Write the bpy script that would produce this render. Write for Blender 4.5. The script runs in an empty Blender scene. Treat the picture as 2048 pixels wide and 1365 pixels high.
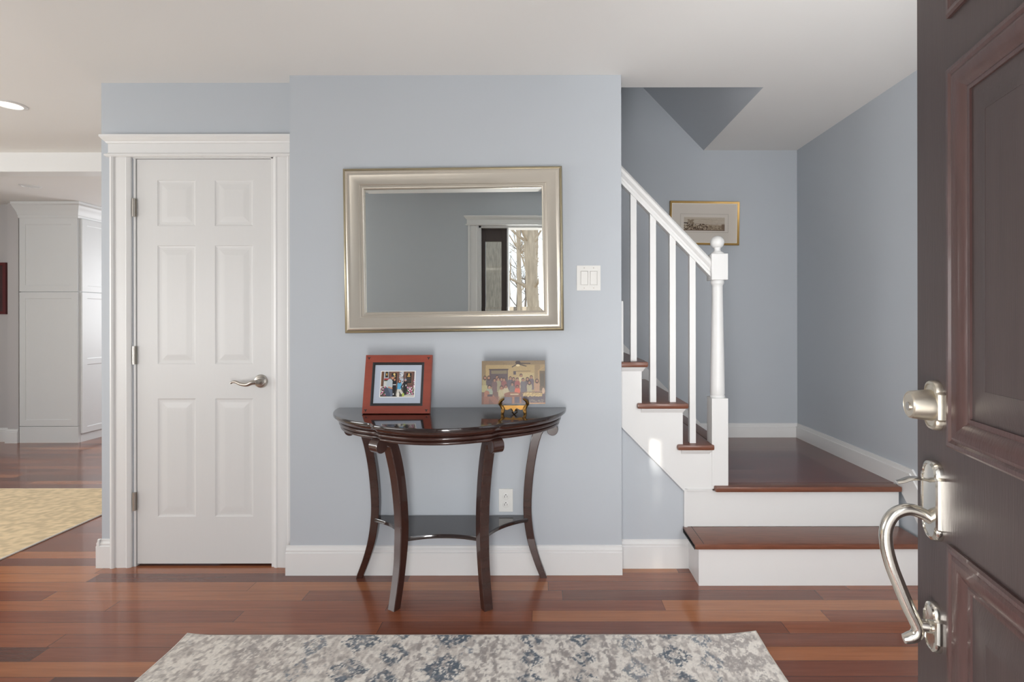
import bpy, bmesh, math, random
import numpy as np
from mathutils import Vector, Matrix
random.seed(7); RNG = np.random.default_rng(5)
SC = bpy.context.scene; COL = SC.collection
PI = math.pi

# ------------------------------------------------------------------ camera
F = 1050.0; H0 = 1.24
cd = bpy.data.cameras.new('camera'); cam = bpy.data.objects.new('camera', cd); COL.objects.link(cam)
cd.sensor_width = 36; cd.lens = F/2048*36; cd.shift_x = -(1085-1024)/2048; cd.shift_y = -(682.5-641)/2048
cd.clip_start = .02
cam.location = (0, 0, H0); cam.rotation_euler = (PI/2, math.radians(0.08), 0)
SC.camera = cam
# ------------------------------------------------------------------ light
SC.view_settings.view_transform = 'Standard'; SC.view_settings.look = 'None'
SC.view_settings.exposure = 0.0; SC.view_settings.gamma = 1; SC.view_settings.use_curve_mapping = False
W = bpy.data.worlds.new('world'); SC.world = W; W.use_nodes = True
wn = W.node_tree.nodes; wl = W.node_tree.links
bg = wn['Background']; bg.inputs[1].default_value = 1.9; bg.inputs[0].default_value = (.86, .92, 1, 1)

SUNK = .328
sd = bpy.data.lights.new('sun', 'SUN'); sun = bpy.data.objects.new('sun', sd); COL.objects.link(sun)
sd.energy = 5; sd.angle = math.radians(.5); sd.color = (1, .93, .82)
SUNDIR = Vector((SUNK, 1, -math.tan(math.radians(27.8))*math.hypot(1, SUNK))).normalized()
sun.rotation_euler = SUNDIR.to_track_quat('-Z', 'Y').to_euler()

def area(name, loc, aim, sx, sy, power, color=(1, 1, 1)):
    l = bpy.data.lights.new(name, 'AREA'); l.shape = 'RECTANGLE'; l.size = sx; l.size_y = sy
    l.energy = power; l.color = color
    o = bpy.data.objects.new(name, l); COL.objects.link(o); o.location = loc
    o.rotation_euler = Vector(aim).to_track_quat('-Z', 'Y').to_euler()
    return o
area('fill_front_left', (-3.7, .20, 1.45), (0, 1, .3), 2.6, 1.5, 54, (1, .995, .985))  # added fill lamp for the left of the room, source unseen
area('fill_front_right', (1.22, .20, 1.45), (.6, 1, .25), .9, 1.4, 47, (1, .995, .98))  # fill lamp added to brighten landing and right wall, out of view
area('daylight_doorway', (.27, -.12, 1.15), (0, 1, .2), .46, 1.8, 2.5, (.98, .99, 1))
area('daylight_porch', (-.15, -.12, .65), (0, 1, .5), .30, 1.0, 28, (1, .985, .97))
area('fill_side', (-6.1, 1.4, 1.45), (1, .15, .15), 1.7, 1.4, 64, (.97, .99, 1))  # side fill added out of view, no window known there
area('fill_kitchen', (-3.4, 7.1, 1.5), (0, -1, -.1), 1.7, 1.2, 46, (.97, .985, 1))  # added fill for the cabinet side, its source is not visible

# ------------------------------------------------------------------ materials
def lin(c):
    return tuple(((v/255)/12.92 if v/255 <= .04045 else ((v/255+.055)/1.055)**2.4) for v in c)
def mat(name, col, rough=.5, metal=0., noise=0., nscale=8., bump=0., bscale=200., coat=0., spec=.5, stretch=None, aniso=0.):
    m = bpy.data.materials.new(name); m.use_nodes = True; n = m.node_tree.nodes; l = m.node_tree.links
    b = n['Principled BSDF']; b.inputs['Base Color'].default_value = (*col, 1); b.inputs['Roughness'].default_value = rough
    b.inputs['Metallic'].default_value = metal; b.inputs['Coat Weight'].default_value = coat
    b.inputs['Specular IOR Level'].default_value = spec
    if aniso: b.inputs['Anisotropic'].default_value = aniso
    tc = n.new('ShaderNodeTexCoord'); mp = n.new('ShaderNodeMapping'); l.new(tc.outputs['Object'], mp.inputs[0])
    if stretch: mp.inputs['Scale'].default_value = stretch
    if noise:
        t = n.new('ShaderNodeTexNoise'); t.inputs['Scale'].default_value = nscale; t.inputs['Detail'].default_value = 6
        l.new(mp.outputs[0], t.inputs['Vector'])
        r = n.new('ShaderNodeMix'); r.data_type = 'RGBA'
        r.inputs[6].default_value = (*[max(0, c*(1-noise)) for c in col], 1); r.inputs[7].default_value = (*[min(1, c*(1+noise)) for c in col], 1)
        l.new(t.outputs[0], r.inputs[0]); l.new(r.outputs[2], b.inputs['Base Color'])
    if bump:
        t = n.new('ShaderNodeTexNoise'); t.inputs['Scale'].default_value = bscale; t.inputs['Detail'].default_value = 3
        l.new(mp.outputs[0], t.inputs['Vector'])
        bp = n.new('ShaderNodeBump'); bp.inputs['Strength'].default_value = bump; bp.inputs['Distance'].default_value = .001
        l.new(t.outputs[0], bp.inputs['Height']); l.new(bp.outputs[0], b.inputs['Normal'])
    return m
def paint_mat(name, rough=.6, bump=0., coat=0.):
    m = mat(name, (.5, .5, .5), rough, bump=bump, bscale=350, coat=coat)
    n = m.node_tree.nodes; a = n.new('ShaderNodeAttribute'); a.attribute_name = 'Col'
    m.node_tree.links.new(a.outputs[0], n['Principled BSDF'].inputs['Base Color']); return m

M = {}
M['wall'] = mat('blue_grey_wall_paint', (.486, .520, .560), .45, noise=.02, nscale=3, bump=.05, bscale=300, spec=.35)
M['grey_wall'] = mat('kitchen_wall_paint', (.50, .48, .48), .6, noise=.02, nscale=3)
M['ceiling'] = mat('ceiling_paint', (.79, .778, .760), .9, noise=.015, nscale=2, spec=.1)
M['white'] = mat('white_trim_paint', (.745, .745, .74), .32, noise=.01, nscale=12)
M['door_white'] = mat('white_door_paint', (.68, .68, .675), .35, noise=.01, nscale=12, bump=.15, bscale=60, stretch=(8, 8, .6))
M['cab'] = mat('white_cabinet_paint', (.70, .71, .71), .4, noise=.01, nscale=10)
M['table'] = mat('dark_espresso_wood', (.042, .0155, .011), .24, noise=.3, nscale=6, coat=.5, stretch=(1, 1, 6))
M['tabletop'] = mat('dark_polished_tabletop', (.020, .011, .010), .12, noise=.2, nscale=6, coat=.6, stretch=(1, 6, 6))
M['fdoor'] = mat('dark_brown_door_stain', (.054, .037, .035), .42, noise=.22, nscale=7, bump=.25, bscale=40, coat=.0, stretch=(9, 9, .5))
M['fmould'] = mat('reddish_brown_door_moulding', (.066, .034, .031), .30, noise=.35, nscale=14, bump=.3, bscale=60, coat=.15, stretch=(4, 4, .8))
M['tread'] = mat('stair_tread_oak', (.170, .060, .033), .32, noise=.42, nscale=9, bump=.1, bscale=60, coat=.12, stretch=(1.2, 9, 9))
M['nickel'] = mat('brushed_nickel', (.70, .64, .54), .36, 1, noise=.05, nscale=30)
M['nickel_polished'] = mat('polished_nickel', (.70, .67, .61), .19, 1, noise=.04, nscale=30)
M['nickel_dark'] = mat('satin_nickel', (.50, .47, .43), .28, 1)
M['brass'] = mat('antique_brass', (.21, .115, .035), .38, 1, noise=.25, nscale=30)
M['gold'] = mat('gilt_wood', (.50, .31, .10), .4, .5, noise=.15, nscale=20)
M['champagne'] = mat('champagne_silver_frame', (.66, .61, .53), .30, .85, noise=.06, nscale=5, stretch=(1, 1, 1))
M['champ_edge'] = mat('aged_gilt_frame_edge', (.40, .35, .24), .33, .85, noise=.1, nscale=8)
M['mirror'] = mat('mirror_silvering', (.86, .90, .88), .004, 1)
M['red'] = mat('red_stained_wood', (.265, .052, .030), .38, noise=.22, nscale=12, coat=.15, stretch=(1, 1, 4))
M['black'] = mat('black_paint', (.012, .012, .014), .45)
M['matblue'] = mat('grey_blue_mat_board', (.42, .47, .56), .7, noise=.02)
M['cream'] = mat('cream_mat_board', (.66, .61, .55), .8, noise=.02)
M['cream_white'] = mat('white_core_board', (.85, .83, .78), .8)
M['plastic'] = mat('white_plastic_plate', (.74, .735, .71), .3)
M['slot'] = mat('dark_socket_slot', (.03, .03, .03), .6)
M['print'] = paint_mat('photo_print', .35, coat=.2)
M['etch'] = paint_mat('etching_paper', .8)
M['rug'] = paint_mat('woven_rug_pile', .95, bump=1.)
M['fringe'] = mat('rug_edge_binding', (.66, .62, .56), .95, noise=.1, nscale=80)
M['darkred'] = mat('dark_red_frame', (.10, .012, .012), .4)
M['bark'] = mat('tree_bark', (.23, .195, .165), .95, noise=.65, nscale=14, bump=1, bscale=30, stretch=(3, 3, .6))
M['bark_pale'] = mat('pale_tree_bark', (.44, .37, .29), .95, noise=.45, nscale=6, bump=1, bscale=30, stretch=(3, 3, .6))
M['litter'] = mat('leaf_litter_ground', (.33, .25, .17), 1, noise=.45, nscale=2.5)
M['stone'] = mat('porch_stone', (.35, .34, .33), .9, noise=.15, nscale=5)
M['siding'] = mat('exterior_siding', (.6, .6, .58), .8, noise=.05)
def emis(name, col, s):
    m = bpy.data.materials.new(name); m.use_nodes = True; b = m.node_tree.nodes['Principled BSDF']
    b.inputs['Base Color'].default_value = (.8, .8, .8, 1); b.inputs['Emission Color'].default_value = (*col, 1); b.inputs['Emission Strength'].default_value = s
    return m
M['lamp'] = emis('lit_lamp_lens', (1, .90, .70), 2.2)
def glass():
    m = bpy.data.materials.new('clear_glass'); m.use_nodes = True; n = m.node_tree.nodes; l = m.node_tree.links
    n.clear(); o = n.new('ShaderNodeOutputMaterial'); mx = n.new('ShaderNodeMixShader'); t = n.new('ShaderNodeBsdfTransparent')
    t.inputs[0].default_value = (.95, .97, .96, 1); g = n.new('ShaderNodeBsdfGlossy'); g.inputs['Roughness'].default_value = .01
    fr = n.new('ShaderNodeFresnel'); fr.inputs[0].default_value = 1.45
    l.new(fr.outputs[0], mx.inputs[0]); l.new(t.outputs[0], mx.inputs[1]); l.new(g.outputs[0], mx.inputs[2]); l.new(mx.outputs[0], o.inputs[0])
    return m
M['glass'] = glass()

def plank_mat(name, pw, stops, rough, seam=.0012):
    m = bpy.data.materials.new(name); m.use_nodes = True; n = m.node_tree.nodes; l = m.node_tree.links
    b = n['Principled BSDF']
    def math_(op, a, c=None, d=None):
        q = n.new('ShaderNodeMath'); q.operation = op
        for i, v in enumerate((a, c, d)):
            if v is None: continue
            if isinstance(v, (int, float)): q.inputs[i].default_value = v
            else: l.new(v, q.inputs[i])
        return q.outputs[0]
    tc = n.new('ShaderNodeTexCoord'); sp = n.new('ShaderNodeSeparateXYZ'); l.new(tc.outputs['Object'], sp.inputs[0])
    x, y = sp.outputs[0], sp.outputs[1]
    yr = math_('DIVIDE', y, pw); row = math_('FLOOR', yr); fy = math_('FRACT', yr)
    w1 = n.new('ShaderNodeTexWhiteNoise'); w1.noise_dimensions = '1D'; l.new(row, w1.inputs['W'])
    L = math_('ADD', 1.0, math_('MULTIPLY', w1.outputs[0], .8))
    xs = math_('DIVIDE', math_('ADD', x, math_('MULTIPLY', w1.outputs[0], 17.3)), L)
    cl = math_('FLOOR', xs); fx = math_('FRACT', xs)
    cv = n.new('ShaderNodeCombineXYZ'); l.new(row, cv.inputs[0]); l.new(cl, cv.inputs[1])
    w2 = n.new('ShaderNodeTexWhiteNoise'); w2.noise_dimensions = '2D'; l.new(cv.outputs[0], w2.inputs['Vector'])
    rp = n.new('ShaderNodeValToRGB'); l.new(w2.outputs[0], rp.inputs[0]); e = rp.color_ramp.elements
    e[0].position = stops[0][0]; e[0].color = (*stops[0][1], 1); e[1].position = stops[-1][0]; e[1].color = (*stops[-1][1], 1)
    for p, c in stops[1:-1]:
        q = e.new(p); q.color = (*c, 1)
    mp = n.new('ShaderNodeMapping'); mp.inputs['Scale'].default_value = (1.5, 28, 1); l.new(tc.outputs['Object'], mp.inputs[0])
    off = n.new('ShaderNodeCombineXYZ'); l.new(math_('MULTIPLY', w2.outputs[0], 50), off.inputs[0]); l.new(math_('MULTIPLY', w2.outputs[0], 31), off.inputs[2])
    l.new(off.outputs[0], mp.inputs['Location'])
    gn = n.new('ShaderNodeTexNoise'); gn.inputs['Scale'].default_value = 2.2; gn.inputs['Detail'].default_value = 8; gn.inputs['Roughness'].default_value = .6
    l.new(mp.outputs[0], gn.inputs['Vector'])
    g = math_('ADD', .62, math_('MULTIPLY', gn.outputs[0], .76))
    seamy = math_('LESS_THAN', math_('MULTIPLY', math_('MINIMUM', fy, math_('SUBTRACT', 1, fy)), pw), seam)
    seamx = math_('LESS_THAN', math_('MULTIPLY', math_('MINIMUM', fx, math_('SUBTRACT', 1, fx)), L), seam*1.2)
    sm = math_('MAXIMUM', seamy, seamx)
    fac = math_('MULTIPLY', g, math_('SUBTRACT', 1, math_('MULTIPLY', sm, .55)))
    vm = n.new('ShaderNodeVectorMath'); vm.operation = 'SCALE'; l.new(rp.outputs[0], vm.inputs[0]); l.new(fac, vm.inputs['Scale'])
    l.new(vm.outputs[0], b.inputs['Base Color'])
    b.inputs['Roughness'].default_value = rough; b.inputs['Coat Weight'].default_value = .3; b.inputs['Coat Roughness'].default_value = .08
    bp = n.new('ShaderNodeBump'); bp.inputs['Strength'].default_value = .35; bp.inputs['Distance'].default_value = .0008
    l.new(math_('SUBTRACT', math_('MULTIPLY', gn.outputs[0], .12), sm), bp.inputs['Height']); l.new(bp.outputs[0], b.inputs['Normal'])
    return m
M['floor'] = plank_mat('cherry_plank_floor', .083, [(0, (.105, .042, .032)), (.25, (.165, .056, .034)), (.6, (.225, .072, .038)), (.88, (.27, .090, .044)), (1, (.40, .155, .065))], .22)
M['landing'] = plank_mat('landing_plank_floor', .083, [(0, (.095, .031, .027)), (.5, (.135, .041, .034)), (1, (.17, .055, .040))], .26)

# ------------------------------------------------------------------ mesh helpers
def box(bm, x0, x1, y0, y1, z0, z1, bev=0):
    b = bm if not bev else bmesh.new()
    v = [b.verts.new((x, y, z)) for x in (x0, x1) for y in (y0, y1) for z in (z0, z1)]
    for f in ((0, 1, 3, 2), (4, 6, 7, 5), (0, 4, 5, 1), (2, 3, 7, 6), (0, 2, 6, 4), (1, 5, 7, 3)):
        b.faces.new([v[i] for i in f])
    if bev:
        bmesh.ops.bevel(b, geom=list(b.edges), offset=bev, segments=2, affect='EDGES', profile=.6)
        merge(bm, b)
    return bm
def merge(bm, b):
    me = bpy.data.meshes.new('tmp'); b.to_mesh(me); bm.from_mesh(me); bpy.data.meshes.remove(me); b.free()
def prism(bm, pts, vec):
    """closed polygon of 3D points extruded along vec"""
    vec = Vector(vec); a = [bm.verts.new(p) for p in pts]; b = [bm.verts.new(Vector(p)+vec) for p in pts]
    bm.faces.new(a); bm.faces.new(b[::-1]); n = len(a)
    for i in range(n): bm.faces.new((a[i], b[i], b[(i+1) % n], a[(i+1) % n]))
    return bm
def loft(bm, rings, caps=True, closed=True):
    vs = [[bm.verts.new(p) for p in r] for r in rings]; n = len(vs[0])
    for a, b in zip(vs, vs[1:]):
        for i in range(n if closed else n-1):
            bm.faces.new((a[i], a[(i+1) % n], b[(i+1) % n], b[i]))
    if caps: bm.faces.new(vs[0][::-1]); bm.faces.new(vs[-1])
    return bm
def lathe(bm, prof, c=(0, 0, 0), axis='z', n=32):
    """prof: list of (radius, along)"""
    rings = []
    for r, h in prof:
        r = max(r, 1e-5); ring = []
        for i in range(n):
            a = 2*PI*i/n; p = (r*math.cos(a), r*math.sin(a), h)
            if axis == 'y': p = (p[0], h, p[1])
            if axis == '-y': p = (p[0], -h, -p[1])
            if axis == 'x': p = (h, p[0], p[1])
            ring.append(Vector(p)+Vector(c))
        rings.append(ring)
    return loft(bm, rings)
def sweep(bm, pts, rad, n=12, up=(0, 0, 1), sec=None):
    """tube or section swept along pts; rad = per-point radius or (a,b) half sizes; sec = unit section polygon"""
    pts = [Vector(p) for p in pts]; rings = []
    for i, p in enumerate(pts):
        t = (pts[min(i+1, len(pts)-1)]-pts[max(i-1, 0)]).normalized()
        s = t.cross(Vector(up)); s = s.normalized() if s.length > 1e-4 else Vector((1, 0, 0)); u = s.cross(t).normalized()
        r = rad[i] if isinstance(rad, (list, tuple)) and not (len(rad) == 2 and len(pts) != 2 and isinstance(rad[0], float)) else rad
        a, b = (r, r) if not isinstance(r, tuple) else r
        if sec: rings.append([p+s*(a*q[0])+u*(b*q[1]) for q in sec])
        else: rings.append([p+s*(a*math.cos(2*PI*k/n))+u*(b*math.sin(2*PI*k/n)) for k in range(n)])
    return loft(bm, rings)
SQ = [(-1, -.8), (-.8, -1), (.8, -1), (1, -.8), (1, .8), (.8, 1), (-.8, 1), (-1, .8)]
def spline(P, k=8):
    P = [Vector(p) for p in P]; out = []
    for i in range(len(P)-1):
        a, b, c, d = P[max(i-1, 0)], P[i], P[i+1], P[min(i+2, len(P)-1)]
        for j in range(k):
            t = j/k; out.append(.5*((2*b)+(c-a)*t+(2*a-5*b+4*c-d)*t*t+(3*b-a-3*c+d)*t**3))
    return out+[P[-1]]
ROOTM = {}
def thing(name, label=None, cat=None, loc=(0, 0, 0), rot=(0, 0, 0), group=None, kind=None):
    o = bpy.data.objects.new(name, None); COL.objects.link(o); o.empty_display_size = .1
    o.location = loc; o.rotation_euler = rot
    from mathutils import Euler
    ROOTM[o.name] = Matrix.Translation(loc) @ Euler(rot).to_matrix().to_4x4()
    if label: o['label'] = label
    if cat: o['category'] = cat
    if group: o['group'] = group
    if kind: o['kind'] = kind
    return o
def obj(name, bm, m, parent=None, label=None, smooth=None, world=False):
    """link a bmesh as one object. world=True: coordinates are world ones, moved into the parent's frame"""
    bmesh.ops.recalc_face_normals(bm, faces=list(bm.faces))
    if parent is not None:
        root = parent
        while root.parent: root = root.parent
        mw = ROOTM.get(root.name, Matrix())
        if world: bm.transform(mw.inverted())
    me = bpy.data.meshes.new(name); bm.to_mesh(me); bm.free()
    for mm in (m if isinstance(m, (list, tuple)) else [m]): me.materials.append(mm)
    if smooth is not None:
        me.polygons.foreach_set('use_smooth', [True]*len(me.polygons)); me.set_sharp_from_angle(angle=math.radians(smooth))
    o = bpy.data.objects.new(name, me); COL.objects.link(o)
    if parent is not None: o.parent = parent
    if label: o['label'] = label
    return o
def struct(name, bm, m, parent=None, smooth=None):
    o = obj(name, bm, m, parent, smooth=smooth)
    if parent is None: o['kind'] = 'structure'
    return o
def single(name, bm, m, label, cat, group=None, smooth=None, kind=None):
    """a one-mesh thing: origin moved to the centre of its foot"""
    co = [v.co for v in bm.verts]; c = Vector((sum(v.x for v in co)/len(co), sum(v.y for v in co)/len(co), min(v.z for v in co)))
    bm.transform(Matrix.Translation(-c)); o = obj(name, bm, m, smooth=smooth); o.location = c
    o['label'] = label; o['category'] = cat
    if group: o['group'] = group
    if kind: o['kind'] = kind
    return o
def panel_face(bm, x0, x1, z0, z1, T, panels, rings, field=None):
    """slab with its front at y=0 facing -y, back at y=T, panels sunk through nested rings [(inset, depth)]"""
    if x1 < x0: x0, x1 = x1, x0
    xs = sorted({x0, x1, *[p[0] for p in panels], *[p[1] for p in panels]}); zs = sorted({z0, z1, *[p[2] for p in panels], *[p[3] for p in panels]})
    def quad(b, P): b.faces.new([b.verts.new(p) for p in P])
    for a, b in zip(xs, xs[1:]):
        for c, d in zip(zs, zs[1:]):
            mx, mz = (a+b)/2, (c+d)/2
            if any(p[0] < mx < p[1] and p[2] < mz < p[3] for p in panels): continue
            quad(bm, [(a, 0, c), (b, 0, c), (b, 0, d), (a, 0, d)])
    tgt = field if field is not None else bm
    for p in panels:
        prev = None
        for ins, dep in rings:
            r = [(p[0]+ins, dep, p[2]+ins), (p[1]-ins, dep, p[2]+ins), (p[1]-ins, dep, p[3]-ins), (p[0]+ins, dep, p[3]-ins)]
            if prev:
                for i in range(4): quad(tgt, [prev[i], prev[(i+1) % 4], r[(i+1) % 4], r[i]])
            prev = r
        quad(tgt, prev)
    quad(bm, [(x0, T, z0), (x0, T, z1), (x1, T, z1), (x1, T, z0)])
    quad(bm, [(x0, 0, z0), (x0, 0, z1), (x0, T, z1), (x0, T, z0)]); quad(bm, [(x1, 0, z0), (x1, T, z0), (x1, T, z1), (x1, 0, z1)])
    quad(bm, [(x0, 0, z1), (x1, 0, z1), (x1, T, z1), (x0, T, z1)]); quad(bm, [(x0, 0, z0), (x0, T, z0), (x1, T, z0), (x1, 0, z0)])
    bmesh.ops.remove_doubles(bm, verts=list(bm.verts), dist=1e-5)
    if field is not None: bmesh.ops.remove_doubles(field, verts=list(field.verts), dist=1e-5)
    return bm
def frame(bm, w, h, prof):
    """mitred rectangular frame centred at origin in xz, prof = [(inset from outer edge, y)] open polyline, closed at the back"""
    n = len(prof)
    rings = []
    for sx, sz in ((-1, -1), (1, -1), (1, 1), (-1, 1)):
        rings.append([(sx*(w/2-i), y, sz*(h/2-i)) for i, y in prof])
    vs = [[bm.verts.new(p) for p in r] for r in rings]
    for k in range(4):
        a, b = vs[k], vs[(k+1) % 4]
        for i in range(n):
            bm.faces.new((a[i], a[(i+1) % n], b[(i+1) % n], b[i]))
    return bm
def grid_paint(name, img, w, h, m, parent, y=0, flat='xz', z=0., thick=0):
    """thin painted sheet: numpy picture img[row from top, col, 3] (sRGB 0..1) as a colour attribute"""
    R, C = img.shape[:2]
    xs = np.linspace(-w/2, w/2, C); zs = np.linspace(h/2, -h/2, R)
    X, Z = np.meshgrid(xs, zs); co = np.zeros((R*C, 3), np.float32); co[:, 0] = X.ravel()
    if flat == 'xz': co[:, 2] = Z.ravel(); co[:, 1] = y
    else: co[:, 1] = Z.ravel(); co[:, 2] = z
    if isinstance(thick, np.ndarray): co[:, 2] += thick.ravel()
    idx = np.arange(R*C).reshape(R, C)
    f = np.stack([idx[1:, :-1], idx[1:, 1:], idx[:-1, 1:], idx[:-1, :-1]], -1).reshape(-1, 4)
    me = bpy.data.meshes.new(name); me.vertices.add(R*C); me.vertices.foreach_set('co', co.ravel())
    me.loops.add(f.size); me.loops.foreach_set('vertex_index', f.ravel().astype(np.int32))
    me.polygons.add(len(f)); me.polygons.foreach_set('loop_start', np.arange(0, f.size, 4, dtype=np.int32)); me.polygons.foreach_set('loop_total', np.full(len(f), 4, np.int32))
    me.update(calc_edges=True); me.validate()
    c = np.clip(img, 0, 1).reshape(-1, 3); c = np.where(c <= .04045, c/12.92, ((c+.055)/1.055)**2.4)
    ca = me.color_attributes.new('Col', 'FLOAT_COLOR', 'POINT'); ca.data.foreach_set('color', np.concatenate([c, np.ones((len(c), 1))], 1).astype(np.float32).ravel())
    me.materials.append(m); me.polygons.foreach_set('use_smooth', [True]*len(me.polygons))
    o = bpy.data.objects.new(name, me); COL.objects.link(o)
    if parent is not None: o.parent = parent
    return o
def vnoise(R, C, cy, cx, seed=0):
    r = np.random.default_rng(seed); g = r.random((int(R/cy)+3, int(C/cx)+3))
    y = np.arange(R)/cy; x = np.arange(C)/cx; yi = y.astype(int); xi = x.astype(int); fy = y-yi; fx = x-xi
    fy = fy*fy*(3-2*fy); fx = fx*fx*(3-2*fx)
    a = g[yi][:, xi]; b = g[yi][:, xi+1]; c = g[yi+1][:, xi]; d = g[yi+1][:, xi+1]
    return (a*(1-fx)+b*fx)*(1-fy)[:, None]+(c*(1-fx)+d*fx)*fy[:, None]
class Pic:
    """small painter, coordinates 0..100 across and 0..100 down"""
    def __init__(s, R, C, col):
        s.a = np.ones((R, C, 3))*np.array(col)/255; s.Y, s.X = np.mgrid[0:R, 0:C]; s.X = s.X/C*100; s.Y = s.Y/R*100; s.asp = C/R
    def rect(s, x0, y0, x1, y1, col, al=1):
        m = (s.X >= x0) & (s.X < x1) & (s.Y >= y0) & (s.Y < y1); s.a[m] = s.a[m]*(1-al)+np.array(col)/255*al
    def ell(s, x, y, rx, ry, col, rot=0):
        dx = s.X-x; dy = (s.Y-y)/s.asp*1.0; ry = ry/s.asp; c, q = math.cos(rot), math.sin(rot)
        m = ((dx*c+dy*q)/rx)**2+((-dx*q+dy*c)/ry)**2 < 1; s.a[m] = np.array(col)/255
    def line(s, x0, y0, x1, y1, w, col, w2=None):
        ax, ay = x1-x0, (y1-y0)/s.asp; L = ax*ax+ay*ay+1e-9
        t = np.clip(((s.X-x0)*ax+(s.Y-y0)/s.asp*ay)/L, 0, 1)
        d = np.hypot(s.X-x0-t*ax, (s.Y-y0)/s.asp-t*ay); ww = w if w2 is None else w+(w2-w)*t
        s.a[d < ww/2] = np.array(col)/255
    def poly(s, P, col):
        m = np.zeros(s.X.shape, bool); n = len(P)
        for i in range(n):
            x0, y0 = P[i]; x1, y1 = P[(i+1) % n]
            if y0 == y1: continue
            c = ((y0 > s.Y) != (y1 > s.Y)) & (s.X < (x1-x0)*(s.Y-y0)/(y1-y0)+x0); m ^= c
        s.a[m] = np.array(col)/255
    def speckle(s, x0, y0, x1, y1, cols, n, r, seed=0):
        g = random.Random(seed)
        for _ in range(n): s.ell(g.uniform(x0, x1), g.uniform(y0, y1), r*g.uniform(.6, 1.3), r*s.asp*g.uniform(.6, 1.3), g.choice(cols))
    def grain(s, amt, seed=0):
        s.a *= 1+amt*(np.random.default_rng(seed).random(s.X.shape)[..., None]-.5)*2
    def soften(s, k=1):
        for _ in range(k):
            b = np.pad(s.a, ((1, 1), (1, 1), (0, 0)), 'edge')
            s.a = (b[1:-1, 1:-1]*4+b[:-2, 1:-1]+b[2:, 1:-1]+b[1:-1, :-2]+b[1:-1, 2:])/8

# ------------------------------------------------------------------ key measures
CE = 2.44
YM, YD, YU = 2.567, 2.647, 2.634      # main wall, closet wall, wall under the stair
YB, XR = 3.71, 1.80                   # landing back wall, right wall
XL, XC = .386, -1.235                 # ends of the main wall
XO = -2.223                           # outer corner of the closet wall
LZ, RI, RUN = .413, .2065, .20        # landing height, riser, run
YF = .14                              # inner face of the front wall
RX0, RX1 = -6.2, XR

# ------------------------------------------------------------------ shell
b = bmesh.new(); box(b, RX0, XR, .0, 7.2, -.05, 0); struct('floor', b, M['floor'])
b = bmesh.new()
box(b, RX0, XR+.1, 0, 2.705, CE, CE+.08); box(b, RX0, -1.6, 2.705, 7.2, CE, CE+.08); box(b, 1.14, XR+.1, 2.705, YB, CE, CE+.08)
struct('ceiling', b, M['ceiling'])
b = bmesh.new(); box(b, XC, XL, YM, YM+.12, 0, CE); struct('wall_centre', b, M['wall'])
b = bmesh.new(); DX0, DX1, DZ = -2.062, -1.355, 2.066
box(b, XO, DX0, YD, YD+.11, 0, CE); box(b, DX1, XC, YD, YD+.11, 0, CE); box(b, DX0, DX1, YD, YD+.11, DZ, CE); struct('wall_closet', b, M['wall'])
b = bmesh.new(); box(b, XO, XO+.1, YD+.11, 7.2, 0, CE); struct('wall_hall', b, M['wall'])
b = bmesh.new(); box(b, XR, XR+.1, 0, YB+.1, 0, CE); struct('wall_right', b, M['wall'])
b = bmesh.new(); box(b, -1.7, XR, YB, YB+.1, 0, 5.2); struct('wall_back', b, M['wall'])
# closed head of the stairwell: sloping soffit that climbs with the flight
b = bmesh.new(); prism(b, [(1.14, 2.705, CE), (-1.6, 2.705, CE+2.85), (-1.6, 2.705, CE+2.95), (1.14, 2.705, CE+.1)], (0, YB-2.705, 0)); struct('ceiling_stairwell', b, M['wall'])
b = bmesh.new(); box(b, -1.6, 1.14, 2.62, 2.705, CE+.08, 5.3); struct('wall_stairwell_front', b, M['wall'])
b = bmesh.new(); box(b, -1.7, -1.6, 2.76, YB, 0, 5.3); struct('wall_stairwell_left', b, M['wall'])
# wall below the stringer
b = bmesh.new(); prism(b, [(XL, YU, 0), (.727, YU, 0), (.727, YU, .39), (XL, YU, .74)], (0, .09, 0)); struct('wall_understair', b, M['wall'])
# front wall with entrance opening (seen in the mirror)
OX0, OX1, OZ = -.60, .56, 2.115
b = bmesh.new()
box(b, RX0, OX0, 0, YF, 0, CE); box(b, OX1, XR, 0, YF, 0, CE); box(b, OX0, OX1, 0, YF, OZ, CE); struct('wall_front', b, M['wall'])
b = bmesh.new(); box(b, RX0-.1, RX0, 0, 7.2, 0, CE); struct('wall_left', b, M['wall'])
b = bmesh.new(); box(b, RX0, XO+.1, 7.2, 7.3, 0, CE); struct('wall_kitchen_back', b, M['grey_wall'])
b = bmesh.new(); box(b, RX0, -5.43, 5.40, 5.5, 0, CE); box(b, -5.435, -5.325, 5.335, 5.5, 0, CE); struct('wall_kitchen', b, M['grey_wall'])
b = bmesh.new(); box(b, RX0, XO, 3.737, 3.86, 2.304, CE); struct('trim_3', b, M['white'])

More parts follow.
